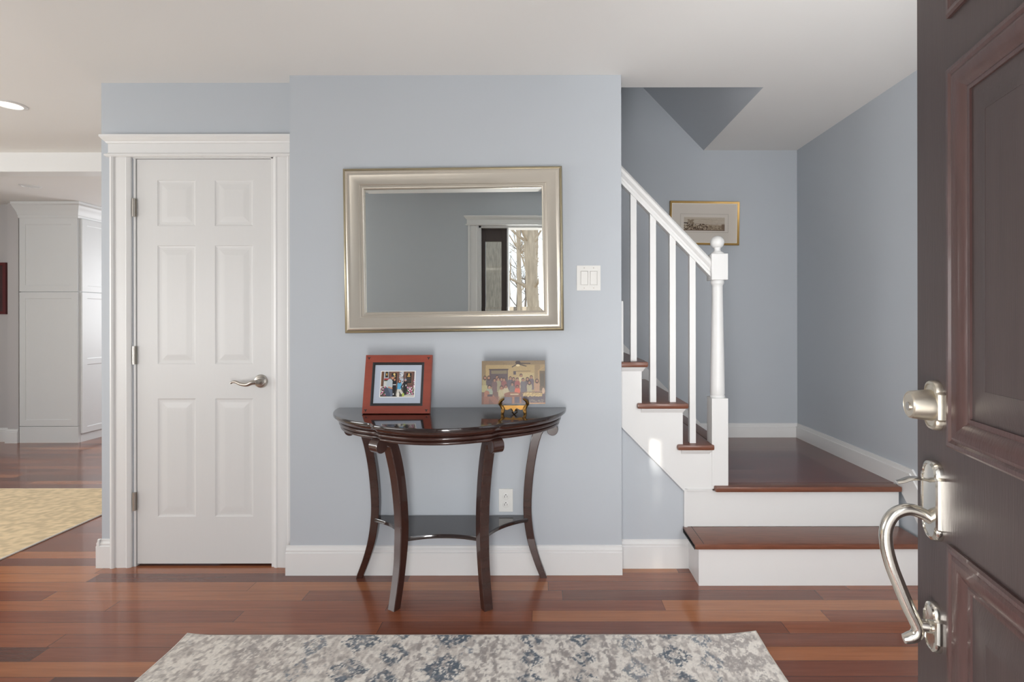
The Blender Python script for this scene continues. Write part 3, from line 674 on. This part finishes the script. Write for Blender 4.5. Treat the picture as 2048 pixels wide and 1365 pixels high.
person(P1, 72, 34, 3.3, (205, 150, 120), (50, 60, 84), (32, 32, 36), cap=(140, 160, 196), h=90); P1.line(70, 62, 72, 88, 7, (34, 34, 38)); P1.line(67, 46, 60, 62, 3, (32, 32, 36)); P1.ell(74, 55, 1.6, 4, (200, 200, 200)); P1.ell(67, 92, 3.5, 8, (170, 186, 90))
P1.grain(.09, 2); P1.soften(1)
pf = thing('picture_frame', 'red wooden picture frame with blue-grey mat, left on the console table', 'picture frame', loc=(-.664, 2.378, .8175), rot=(math.radians(-12.5), 0, 0))
FW, FH = .307, .268; UP = Matrix.Translation((0, 0, FH/2))
def pobj(name, b, m, parent, **k): b.transform(UP); return obj(name, b, m, parent, **k)
b = bmesh.new(); frame(b, FW, FH, [(0, .016), (0, -.004), (.0015, -.006), (.036, -.006), (.0375, -.0045), (.0375, .016)]); fr_ = pobj('frame', b, M['red'], pf)
b = bmesh.new(); frame(b, FW-.075, FH-.075, [(-.003, .004), (-.003, -.0062), (0, -.0068), (.005, -.0068), (.009, -.003), (.009, .004)]); pobj('inner_edge', b, M['black'], pf)
for sx in (-1, 1):
    for sz in (-1, 1):
        cx, cz = sx*(FW/2-.016), sz*(FH/2-.015); b = bmesh.new()
        v = [b.verts.new((cx+.0075*q*math.cos(a)+.0, -.0066, cz+.0075*q*math.sin(a))) for a, q in [(2*PI*k/18, 1 if k % 6 in (1, 2) else .45) for k in range(18)]]
        f = b.faces.new(v); e = bmesh.ops.extrude_face_region(b, geom=[f]); bmesh.ops.translate(b, verts=[g for g in e['geom'] if isinstance(g, bmesh.types.BMVert)], vec=(0, .001, 0))
        pobj('corner_motif', b, M['black'], fr_)
b = bmesh.new(); box(b, -.112, .112, .002, .008, -.093, .093); pobj('backing', b, M['cream_white'], pf)
b = bmesh.new(); frame(b, .217, .178, [(0, .002), (0, -.001), (.0305, -.001), (.0305, .002)]); pobj('mat_board', b, M['matblue'], pf, label='blue-grey mat board')
b = bmesh.new(); frame(b, .160, .121, [(0, -.001), (0, -.0016), (.003, -.0016), (.003, -.001)]); pobj('mat_edge', b, M['cream_white'], pf)
b = bmesh.new(); frame(b, .2175, .1785, [(0, -.001), (0, -.0014), (.002, -.0014), (.002, -.001)]); pobj('mat_line', b, M['cream_white'], pf)
g_ = grid_paint('photo_print', P1.a, .156, .117, M['print'], pf, y=.0005); g_.location = (0, 0, FH/2)
b = bmesh.new(); prism(b, [(-.03, .010, .02), (.03, .010, .02), (.022, .010, .20), (-.022, .010, .20)], (0, .003, 0)); bb = b
bmesh.ops.rotate(b, verts=list(b.verts), cent=(0, .012, .20), matrix=Matrix.Rotation(math.radians(18), 3, 'X')); obj('easel_back', b, M['black'], pf)

# ------------------------------------------------------------------ group photo on brass easel
P2 = Pic(220, 320, (176, 152, 112))
P2.rect(0, 0, 100, 9, (150, 128, 98)); P2.rect(0, 0, 7, 60, (150, 128, 96)); P2.rect(6, 10, 83, 60, (190, 164, 116)); P2.rect(84, 8, 92, 60, (160, 136, 100)); P2.rect(12, 20, 41, 60, (96, 80, 84)); P2.rect(15, 22, 40, 30, (136, 122, 96)); P2.rect(11, 18.5, 42, 20.5, (80, 66, 60)); P2.line(89, 24, 100, 12, 1.4, (196, 160, 110)); P2.rect(90, 24, 100, 70, (116, 98, 76)); P2.rect(92.5, 30, 98, 60, (98, 88, 72)); P2.rect(89, 22, 91, 70, (190, 156, 112))
P2.line(57, 6, 76, 6.2, 1.5, (58, 48, 50)); P2.line(57, 7, 70, 12.5, 1.4, (58, 48, 50)); P2.line(57, 7, 48, 14, 1.4, (58, 48, 50)); P2.ell(57, 4, 4, 4.5, (70, 56, 54)); P2.ell(57, 10.5, 3.2, 2.6, (240, 220, 170)); P2.rect(54, 23.5, 77, 25, (120, 100, 76)); P2.rect(50, 24, 54, 32, (84, 72, 74)); P2.rect(62, 28, 82, 45, (200, 178, 130))
rnd = random.Random(11)
back = [(20, 44, (120, 92, 92)), (24, 37, (130, 84, 82)), (31, 42, (110, 84, 90)), (35, 43, (150, 90, 86)), (45, 40, (96, 88, 96)), (50, 42, (90, 70, 70)), (56, 43, (160, 84, 80)), (62, 34, (214, 196, 150)), (65, 44, (116, 108, 112)), (72, 42, (110, 92, 98)), (78, 38, (110, 96, 104)), (87, 46, (190, 150, 120)), (5, 38, (176, 164, 120)), (11, 38, (96, 84, 90)), (26, 42, (160, 150, 120)), (75, 50, (186, 172, 136)), (48, 54, (120, 112, 108))]
for x, y, c in sorted(back, key=lambda q: q[1]): person(P2, x, y, 2.5, (186, 140, 112), (66, 46, 46), c, x in (5, 11, 72, 87, 75), h=80)
P2.rect(0, 72, 100, 100, (122, 92, 84)); P2.rect(0, 56, 9, 72, (186, 176, 130))
person(P2, 12, 60, 3.0, (204, 160, 130), (58, 44, 46), (160, 170, 152), h=60); P2.line(8, 74, 7, 96, 8, (176, 120, 98)); P2.line(16, 84, 24, 98, 8, (176, 120, 98)); P2.rect(9, 77, 17, 82, (90, 70, 76))
person(P2, 31, 62, 3.0, (186, 134, 106), (80, 56, 50), (196, 180, 140), h=72); person(P2, 38, 59, 2.6, (186, 134, 106), (60, 44, 44), (200, 184, 150), h=60); person(P2, 56, 60, 2.5, (160, 104, 84), (56, 40, 42), (226, 104, 76), h=48)
P2.ell(48, 78, 13, 6, (150, 96, 72)); P2.rect(36, 79, 60, 83, (140, 88, 68)); P2.rect(45, 76, 58, 79, (216, 190, 150)); P2.rect(48, 83, 51, 98, (176, 120, 86)); P2.rect(60, 83, 62, 98, (176, 120, 86)); P2.rect(34, 84, 47, 100, (112, 108, 122)); P2.rect(52, 84, 59, 97, (86, 74, 90))
P2.rect(63, 77, 100, 96, (96, 80, 88)); P2.speckle(65, 74, 95, 82, [(226, 196, 136), (196, 166, 110)], 130, 1.1, 6); P2.speckle(72, 90, 98, 96, [(150, 136, 120), (112, 98, 98)], 70, .8, 7); P2.rect(70, 97.5, 100, 100, (210, 150, 96)); P2.ell(97, 70, 2.2, 7, (214, 180, 150)); P2.rect(0, 82, 28, 100, (150, 100, 84), .6)
P2.a *= .86; P2.grain(.09, 3); P2.soften(2)
ph = thing('photo_plaque', 'unframed group photo print standing on the small brass easel', 'photograph', loc=(-.133, 2.397, .857), rot=(math.radians(-7), math.radians(-.5), 0))
b = bmesh.new(); box(b, -.1455, .1455, 0, .006, 0, .198, .0008); obj('board', b, mat('photo_plaque_edge', (.30, .20, .12), .5), ph)
g_ = grid_paint('photo_print', P2.a, .290, .1965, M['print'], ph, y=-.0005); g_.location = (0, 0, .099)
ez = thing('display_easel', 'small antique brass display easel on the right of the console table', 'easel', loc=(-.130, 2.385, .815))
b = bmesh.new()
for sg in (-1, 1):
    P = spline([(sg*.052, -.018, .0), (sg*.050, -.020, .012), (sg*.049, -.017, .026), (sg*.057, -.018, .040), (sg*.062, -.022, .050), (sg*.057, -.026, .062), (sg*.047, -.030, .070), (sg*.043, -.031, .074)], 5)
    b2 = bmesh.new(); n_ = len(P); sweep(b2, P, [(.0062+.0022*math.sin(PI*i/(n_-1)*2) if i < n_/2 else .0078-.0050*(i-n_/2)/(n_/2), .0045) for i in range(n_)], 10, up=(0, 1, 0)); obj('hook_leg', b2, M['brass'], ez, smooth=60)
prism(b, [(x, -.016, z) for x, z in ((-.052, .026), (-.030, .020), (-.012, .028), (-.006, .022), (0, .010), (.006, .022), (.012, .028), (.030, .020), (.052, .026), (.050, .0405), (-.050, .0405))], (0, .005, 0)); obj('ledge', b, M['brass'], ez)
b = bmesh.new(); sweep(b, [(-.012, -.002, .02), (.012, .06, .0035)], .003, 8); sweep(b, [(.012, -.002, .02), (-.012, .06, .0035)], .003, 8); obj('rear_leg', b, M['brass'], ez)

# ------------------------------------------------------------------ gilt framed etching on the landing wall
P3 = Pic(90, 260, (190, 178, 162))
for k in range(40):
    yy = 10+30*rnd.random(); P3.line(rnd.uniform(0, 60), yy, rnd.uniform(60, 100), yy+rnd.uniform(-1, 4), .25, (176, 163, 146))
P3.poly([(0, 62), (20, 56), (45, 52), (60, 55), (100, 56), (100, 100), (0, 100)], (158, 141, 120)); P3.rect(0, 40, 9, 46, (40, 30, 26)); P3.line(18, 45, 60, 50, .8, (120, 104, 88)); P3.line(60, 50, 100, 47, .5, (130, 112, 95))
P3.speckle(10, 18, 24, 48, [(150, 134, 116), (132, 116, 98)], 50, 1.6, 2); P3.speckle(0, 50, 58, 90, [(70, 54, 44), (110, 92, 76), (196, 182, 162), (90, 72, 58)], 130, 1.6, 3); P3.speckle(58, 60, 100, 95, [(120, 102, 84), (170, 154, 134), (144, 126, 106)], 90, 1.6, 4); P3.rect(0, 93, 100, 97, (88, 70, 58)); P3.rect(92, 52, 100, 90, (120, 100, 84)); P3.grain(.08, 5); P3.soften(1)
pc_ = thing('framed_etching', 'narrow gold-framed landscape etching with cream mat on the landing wall', 'picture', loc=(1.141, YB-.002, 1.923-.153), rot=(0, 0, 0))
R2 = Matrix.Translation((0, 0, .153)) @ Matrix.Rotation(math.radians(.9), 4, 'Y')
def eobj(name, b, m, **k): b.transform(R2); return obj(name, b, m, pc_, **k)
b = bmesh.new(); frame(b, .490, .306, [(0, 0), (0, -.018), (.003, -.021), (.007, -.019), (.010, -.016), (.014, -.014), (.014, 0)]); eobj('frame', b, M['gold'], smooth=40)
b = bmesh.new(); box(b, -.232, .232, -.008, 0, -.140, .140); eobj('mat_board', b, M['cream'])
b = bmesh.new(); frame(b, .462, .278, [(0, -.008), (0, -.010), (.004, -.010), (.004, -.008)]); eobj('mat_fillet', b, M['cream_white'])
b = bmesh.new(); frame(b, .338, .130, [(0, -.008), (0, -.0086), (.0018, -.0086), (.0018, -.008)]); eobj('plate_line', b, mat('mat_rule_line', (.36, .32, .27), .8))
g_ = grid_paint('etching_print', P3.a, .288, .094, M['etch'], pc_, y=-.0086); g_.matrix_local = R2 @ Matrix.Translation((0, 0, -.006))

# ------------------------------------------------------------------ switch and socket
sw = thing('light_switch', 'white double rocker light switch plate right of the mirror', 'switch', loc=(.2255, YM, 1.385))
b = bmesh.new(); SWX = (-.0215, .0240)
panel_face(b, -.058, .058, 0, .122, .0055, [(q-.0180, q+.0180, .0265, .0955) for q in SWX], [(0, 0), (0, .005), (.004, .005)]); b.transform(Matrix.Translation((0, -.0055, 0))); obj('cover_plate', b, M['plastic'], sw)
for sx in SWX:
    b = bmesh.new(); prism(b, [(sx-.0155, 0, .029), (sx-.0155, -.0060, .029), (sx-.0155, -.0075, .061), (sx-.0155, -.0098, .093), (sx-.0155, 0, .093)], (.031, 0, 0)); obj('rocker', b, M['plastic'], sw)
    for z in (.012, .110):
        b = bmesh.new(); lathe(b, [(.003, .005), (.003, .0062), (0, .0064)], (sx, 0, z), '-y', 12); obj('screw', b, M['nickel_dark'], sw)
ot = thing('wall_socket', 'white double electrical outlet low on the wall between the table legs', 'outlet', loc=(-.180, YM, .305))
b = bmesh.new(); box(b, -.0345, .0345, -.006, 0, 0, .112, .002); obj('cover_plate', b, M['plastic'], ot)
for z in (.036, .075):
    b = bmesh.new(); lathe(b, [(.0165, .005), (.0165, .0075), (.0155, .008), (0, .008)], (0, 0, z), '-y', 28); rc = obj('receptacle', b, M['plastic'], ot, smooth=30)
    b = bmesh.new(); box(b, -.0072, -.0050, -.0084, -.007, z-.005, z+.006); box(b, .0050, .0068, -.0084, -.007, z-.004, z+.005); lathe(b, [(.0026, .007), (.0026, .0084), (0, .0084)], (0, 0, z+.009), '-y', 12); obj('slot', b, M['slot'], rc)

# ------------------------------------------------------------------ rugs
def rug_art(R, C, cell):
    X, Y = np.meshgrid(np.arange(C)*cell, np.arange(R)*cell)
    n1 = vnoise(R, C, 9, 5, 1); n2 = vnoise(R, C, 5, 3, 2); n3 = vnoise(R, C, 26, 18, 3); n4 = vnoise(R, C, 2.2, 1.6, 4); n5 = vnoise(R, C, 60, 40, 9)
    n6 = vnoise(R, C, 3, 2, 12)
    Xd = X+(n1-.5)*.05+(n2-.5)*.02; Yd = Y+(vnoise(R, C, 8, 6, 6)-.5)*.05+(vnoise(R, C, 4, 3, 7)-.5)*.02
    base = np.array([230, 224, 216.])/255; img = np.ones((R, C, 3))*base*(1+.05*(n4-.5))[..., None]
    def lay(mask, col, al): img[:] = img*(1-(mask*al)[..., None])+np.array(col)/255*(mask*al)[..., None]
    # faint taupe mottling and vertical streaks
    sm = lambda v, a, b_: np.clip((v-a)/(b_-a), 0, 1)
    lay(sm(n2*.5+n3*.5, .54, .62), (160, 150, 144), .32); lay(sm(vnoise(R, C, 7, 12, 21)*.6+n6*.4, .58, .66), (150, 143, 140), .3)
    XW = X-1.111-.279; YW = Y                                     # metres in the room / from the far edge
    jx = (np.floor((XW+(n2-.5)*.012)/.006))*.006; jy = (np.floor((YW+(n2-.5)*.02)/.007))*.007
    nj = vnoise(R, C, 1.6, 1.2, 51)*.5+vnoise(R, C, 3.5, 2.5, 52)*.5
    slate, slate2, taupe = (88, 98, 110), (122, 129, 138), (154, 147, 144)
    def motif(xc, hw, per, off, col, lo, hi, al, dot=.22, wear=.60):
        yy = np.abs(((jy+off) % per)-per/2); v = np.abs(jx-xc)/hw+yy/(per*.47)
        e = sm(hi-v+(nj-.5)*.5, 0, .05)*sm(v-lo+(nj-.5)*.5, 0, .05); e = np.maximum(e, sm(dot-v+(nj-.5)*.2, 0, .05))
        lay(e*sm(wear-nj+(.52-n3)*.25, -.02, .10), col, al)
    for xc, hw in ((-.228, .018), (-.170, .014), (.045, .016), (.085, .012), (.235, .018), (-.46, .012), (.41, .012)):
        lay((np.abs(Xd-1.39-xc) < hw).astype(float)*sm(nj*.6+n2*.4, .44, .54), taupe, .80)
    motif(-.87, .050, .150, .02, slate2, .45, 1.0, .85)
    motif(-.70, .085, .170, .05, slate, .42, 1.0, .9, .0); motif(-.70, .040, .170, .05, slate2, .2, .9, .8, .0)
    motif(-.555, .060, .150, .11, slate, .30, 1.05, .9, .18)
    motif(-.356, .085, .190, .09, slate, .16, .98, .95, .10, .68); motif(-.356, .130, .190, .0, slate2, .55, .80, .75, 0)
    motif(-.050, .046, .112, .03, slate, .30, 1.05, .9, .0); motif(.140, .046, .112, .03, slate, .32, 1.05, .9, .0)
    motif(.325, .055, .150, .02, slate2, .35, 1.0, .85); motif(.474, .070, .150, .10, slate, .25, 1.0, .9, .14)
    motif(.600, .045, .140, .05, slate2, .35, 1.0, .85, .0)
    for xc in (-1.0, -1.1, .68, .75): motif(xc, .050, .120, .04+xc*.3, taupe, .25, 1.1, .7, .1)
    lay(sm(vnoise(R, C, 3.2, 2.2, 61)*.6+n2*.4, .60, .70), (160, 152, 148), .55)
    lay(sm(n4*.6+nj*.4, .70, .78), (128, 128, 130), .45)
    img *= (.97+.06*np.random.default_rng(3).random((R, C)))[..., None]
    return img
RW, RH = 2.222, 1.50; cell = .0042; C_ = int(RW/cell); R_ = int(RH/cell)
rug = thing('area_rug', 'cream runner rug with distressed grey-blue pattern on the hall floor', 'rug', loc=(-.279, 2.054-RH/2, 0))
im = rug_art(R_, C_, cell); hgt = (vnoise(R_, C_, 2, 1.5, 31)-.5)*.0018
cornr = np.zeros((R_, C_)); Xg, Yg = np.meshgrid(np.linspace(0, 1, C_), np.linspace(0, 1, R_))
cornr += .014*np.clip(1-np.hypot((1-Xg)*RW, Yg*RH)/.16, 0, 1)**1.6+.008*np.clip(1-np.hypot(Xg*RW, Yg*RH)/.10, 0, 1)**1.6
g_ = grid_paint('pile', im, RW, RH, M['rug'], rug, flat='xy', z=.009, thick=hgt+cornr)
b = bmesh.new(); rings = []
per = [(-RW/2+RW*i/80, RH/2) for i in range(80)]+[(RW/2, RH/2-RH*i/50) for i in range(50)]+[(RW/2-RW*i/80, -RH/2) for i in range(80)]+[(-RW/2, -RH/2+RH*i/50) for i in range(50)]
def cz(x, y): return .014*max(0, 1-math.hypot(RW/2-x, RH/2-y)/.16)**1.6+.008*max(0, 1-math.hypot(x+RW/2, RH/2-y)/.10)**1.6
rr = random.Random(4); jit = [(rr.uniform(0, .003)) for _ in per]
def pout(i, o): x, y = per[i]; k = 1; return (x*(1+o/(RW/2))+math.copysign(jit[i]*o*200*.5, x) if abs(x) > RW/2-.001 else x*(1+o/(RW/2)), y*(1+o/(RH/2)))
for o, z, lift in ((-.002, .0095, 1), (.003, .0085, 1), (.005, .005, 1), (.003, .0008, 1), (-.05, .0006, 1)):
    rings.append([(*pout(i, o), z+cz(*per[i])*lift*(1 if o > -.04 else .5)) for i in range(len(per))])
loft(b, rings, caps=False); obj('bound_edge', b, M['fringe'], rug, smooth=60)

# kitchen rug
im2 = np.ones((260, 360, 3))*np.array([220, 198, 162])/255
q1 = vnoise(260, 360, 1.3, 3.2, 41); q2 = vnoise(260, 360, 22, 30, 42); q3 = vnoise(260, 360, 1.5, 4, 43)
im2 *= (1-.09*np.clip((q1*.7+q2*.3-.46)/.14, 0, 1))[..., None]; im2 *= (.95+.09*q3)[..., None]
rg2 = thing('woven_rug', 'tan woven rug on the floor beyond the closet wall at the left', 'rug', loc=(-4.35, 2.10, 0))
g_ = grid_paint('pile', im2, 3.08, 3.42, M['rug'], rg2, flat='xy', z=.008, thick=(q1-.5)*.002)
b = bmesh.new(); x, y = 1.54, 1.71
loft(b, [[(-x-o, -y-o, z), (x+o, -y-o, z), (x+o, y+o, z), (-x-o, y+o, z)] for o, z in ((-.002, .0085), (.004, .008), (.006, .004), (.004, .0005), (-.02, .0005))], caps=False); obj('bound_edge', b, M['fringe'], rg2)
rg2.location = (-4.352, 3.86-1.71, 0)

# ------------------------------------------------------------------ kitchen: tall cabinet, art, ceiling lamps
cb = thing('pantry_cabinet', 'tall white shaker pantry cabinet with crown moulding in the far room', 'cabinet', loc=(-5.01, 5.9, 0))
cx0, cx1, cy0, cy1 = -5.32, -4.72, 5.335, 7.0
b = bmesh.new(); box(b, cx0, cx1-.002, cy0+.02, cy1, 0, 2.30); obj('body', b, M['cab'], cb, world=True)
b = bmesh.new(); box(b, cx0, cx1-.004, cy0+.004, cy0+.022, 0, .165); box(b, cx1-.004, cx1+.0, cy0+.03, cy1, 0, .085); obj('base_panel', b, M['cab'], cb, world=True)
def shaker(x0, x1, z0, z1, mids=(), rail=.062):
    b = bmesh.new(); zs_ = [z0]+list(mids)+[z1]; pn = []
    for i in range(len(zs_)-1): pn.append((x0+rail, x1-rail, zs_[i]+(rail if i == 0 else rail/2), zs_[i+1]-(rail if i == len(zs_)-2 else rail/2)))
    panel_face(b, x0, x1, z0, z1, .020, pn, [(0, 0), (.0, .005), (.006, .007), (.006, .0075)]); return b
for z0, z1 in ((.172, 1.532), (1.540, 2.285)):
    b = shaker(cx0+.004, cx1-.006, z0, z1); b.transform(Matrix.Translation((0, cy0, 0))); obj('end_panel', b, M['cab'], cb, world=True)
k = 0; y = cy0+.030
while y < 6.6:
    for z0, z1, mids in ((.090, 1.532, (.82,)), (1.540, 2.285, ())):
        b = shaker(0, .42, z0, z1, mids, .058); b.transform(Matrix.Translation((cx1+.018, y, 0)) @ Matrix.Rotation(PI/2, 4, 'Z')); obj('cabinet_door', b, M['cab'], cb, world=True)
    y += .424
b = bmesh.new()
loft(b, [[(cx0, cy1, z), (cx0, cy0-d, z), (cx1+d, cy0-d, z), (cx1+d, cy1, z)] for z, d in ((2.285, .004), (2.300, .012), (2.312, .012), (2.318, .018), (2.340, .026), (2.370, .048), (2.395, .072), (2.410, .080), (2.414, .088), (2.438, .088))]); obj('crown_moulding', b, M['cab'], cb, world=True, smooth=40)

art = thing('wall_art', 'dark red framed picture cut off by the left edge, beside the far cabinet', 'picture', loc=(-5.72, 5.398, 1.31))
b = bmesh.new(); frame(b, .44, .53, [(0, 0), (0, -.02), (.03, -.022), (.03, 0)]); b.transform(Matrix.Translation((0, 0, .265))); obj('frame', b, M['darkred'], art)
b = bmesh.new(); box(b, -.20, .20, -.008, 0, .02, .51); obj('canvas', b, mat('dark_canvas', (.05, .02, .02), .6, noise=.5, nscale=9), art)

def downlight(x, y, lit, label):
    t = thing('recessed_light', label, 'ceiling light', loc=(x, y, CE))
    b = bmesh.new(); lathe(b, [(.058, -.001), (.060, -.006), (.070, -.006), (.078, -.002), (.078, 0), (.058, 0)], n=40); obj('trim_ring', b, M['white'], t, smooth=40)
    b = bmesh.new(); lathe(b, [(.0585, -.0028), (.04, -.0045), (0, -.005)], n=40); obj('lens', b, M['lamp'] if lit else M['cab'], t, smooth=40)
    if lit:
        l = bpy.data.lights.new('recessed_lamp', 'SPOT'); l.energy = 24; l.spot_size = math.radians(120); l.spot_blend = .6; l.color = (1, .88, .70); l.shadow_soft_size = .05
        o = bpy.data.objects.new('recessed_lamp', l); COL.objects.link(o); o.location = (x, y, CE-.02)
downlight(-2.955, 2.908, True, 'lit round recessed ceiling light at the upper left edge')
downlight(-4.55, 4.667, False, 'small unlit recessed ceiling light in the far kitchen ceiling')

# ------------------------------------------------------------------ outdoors (seen in the mirror, and what breaks the sun)
b = bmesh.new(); box(b, -40, 40, -60, 0, -.45, -.30); o = struct('ground', b, M['litter'])
b = bmesh.new(); box(b, -1.6, 1.9, -1.5, 0, -.30, -.04); struct('porch_slab', b, M['stone'])
def tree(x, y, r, h, seed, m, label, lean=(0, 0), branches=9, extra=(), bare=False):
    g = random.Random(seed); b = bmesh.new(); pts = []; rad = []
    for i in range(11):
        t = i/10; pts.append((x+lean[0]*t*h+(0 if bare else g.uniform(-.05, .05)*t*3), y+lean[1]*t*h, -.32+t*h)); rad.append(r*(1.25 if i == 0 else 1-.55*t))
    if bare: rad = [r*1.1]+[r]*8+[r*.9]*2
    sweep(b, pts, rad, 14, up=(0, 1, 0))
    for k in range(branches):
        t = g.uniform(.75 if bare else .25, .98); p = Vector(pts[int(t*10)]); a = g.uniform(0, 2*PI); L = g.uniform(1.0, 3.0)*(1.1-t*.5); q = [p]
        d = Vector((math.cos(a), math.sin(a)*.6, g.uniform(.3, 1.1))).normalized()
        for s in range(4): d = (d+Vector((g.uniform(-.3, .3), g.uniform(-.3, .3), g.uniform(-.1, .3)))).normalized(); q.append(q[-1]+d*L/4)
        r0 = rad[int(t*10)]*.32; sweep(b, q, [r0*(1-.2*s) for s in range(5)], 7, up=(0, 1, .3))
        for _ in range(3):
            s = q[g.randrange(1, 5)]; e = s+Vector((g.uniform(-.6, .6), g.uniform(-.4, .4), g.uniform(.1, .8))); sweep(b, [s, (s+e)/2+Vector((0, 0, .05)), e], [r0*.35, r0*.28, r0*.12], 5, up=(0, 1, .3))
    for (p, q, rr_) in extra: sweep(b, [p, (Vector(p)+Vector(q))/2, q], [rr_, rr_*.95, rr_*.9], 9, up=(0, 1, .3))
    return single('bare_tree', b, m, label, 'tree', smooth=60)
# sun slots: a point (x, z) in the inner wall plane (y=.14) is shaded by whatever stands at  (x-k*d, .14-d, z+e*d)
TE = math.tan(math.radians(27.8))*math.hypot(1, SUNK); DT = 3.2
def up_sun(x, z, d=DT): return Vector((x-SUNK*d, YF-d, z+TE*d))
L1, R1 = -.240, .490                      # trunk sized to shade this stretch of the doorway; second stem is added
t1x = (up_sun(L1, 0).x+up_sun(R1, 0).x)/2; t1r = (R1-L1)/2*math.cos(math.atan(SUNK))
st2 = up_sun(-.455, 0); r2 = .225; zf = 1.86+TE*DT  # added second stem, out of view, forked to shape the stringer sun patch
p2 = [(st2.x, st2.y, -.32), (st2.x, st2.y, 1), (st2.x, st2.y, zf-.35), (st2.x-.002, st2.y, zf-.05), (st2.x-.030, st2.y, zf+.06), (st2.x-.10, st2.y, zf+.20), (st2.x-.30, st2.y, zf+.5), (st2.x-.9, st2.y, zf+1.7), (st2.x-1.2, st2.y, zf+3.0)]
tree(t1x, YF-DT, t1r, 8, 1, M['bark'], 'thick grey-brown tree trunk seen through the sidelight in the mirror', branches=5, bare=True, extra=[(p2[k], p2[k+1], (r2, r2, r2, r2, r2, r2*.95, r2*.8, r2*.6)[k]) for k in range(8)])
tree(-.10, -7.5, .16, 11, 5, M['bark_pale'], 'pale leaning tree trunk seen through the open doorway in the mirror', lean=(-.075, 0), branches=22)
tl = ['slim bare tree left of the pale leaning trunk in the mirror', 'slim bare tree right of the pale leaning trunk in the mirror']
for i in range(8):
    g = random.Random(60+i); y_ = -10.5-4.2*i; x_ = (-1.05+1.15*((i*.618+.3) % 1))*(abs(y_)+5)/17
    t = tree(x_, y_, g.uniform(.05, .14), g.uniform(9, 13), 100+i, M['bark'] if i % 2 else M['bark_pale'], 'bare winter tree in the woods reflected in the mirror', lean=(g.uniform(-.05, .05), 0), branches=34)
    t['group'] = 'bare trees in the woods outside the front door'
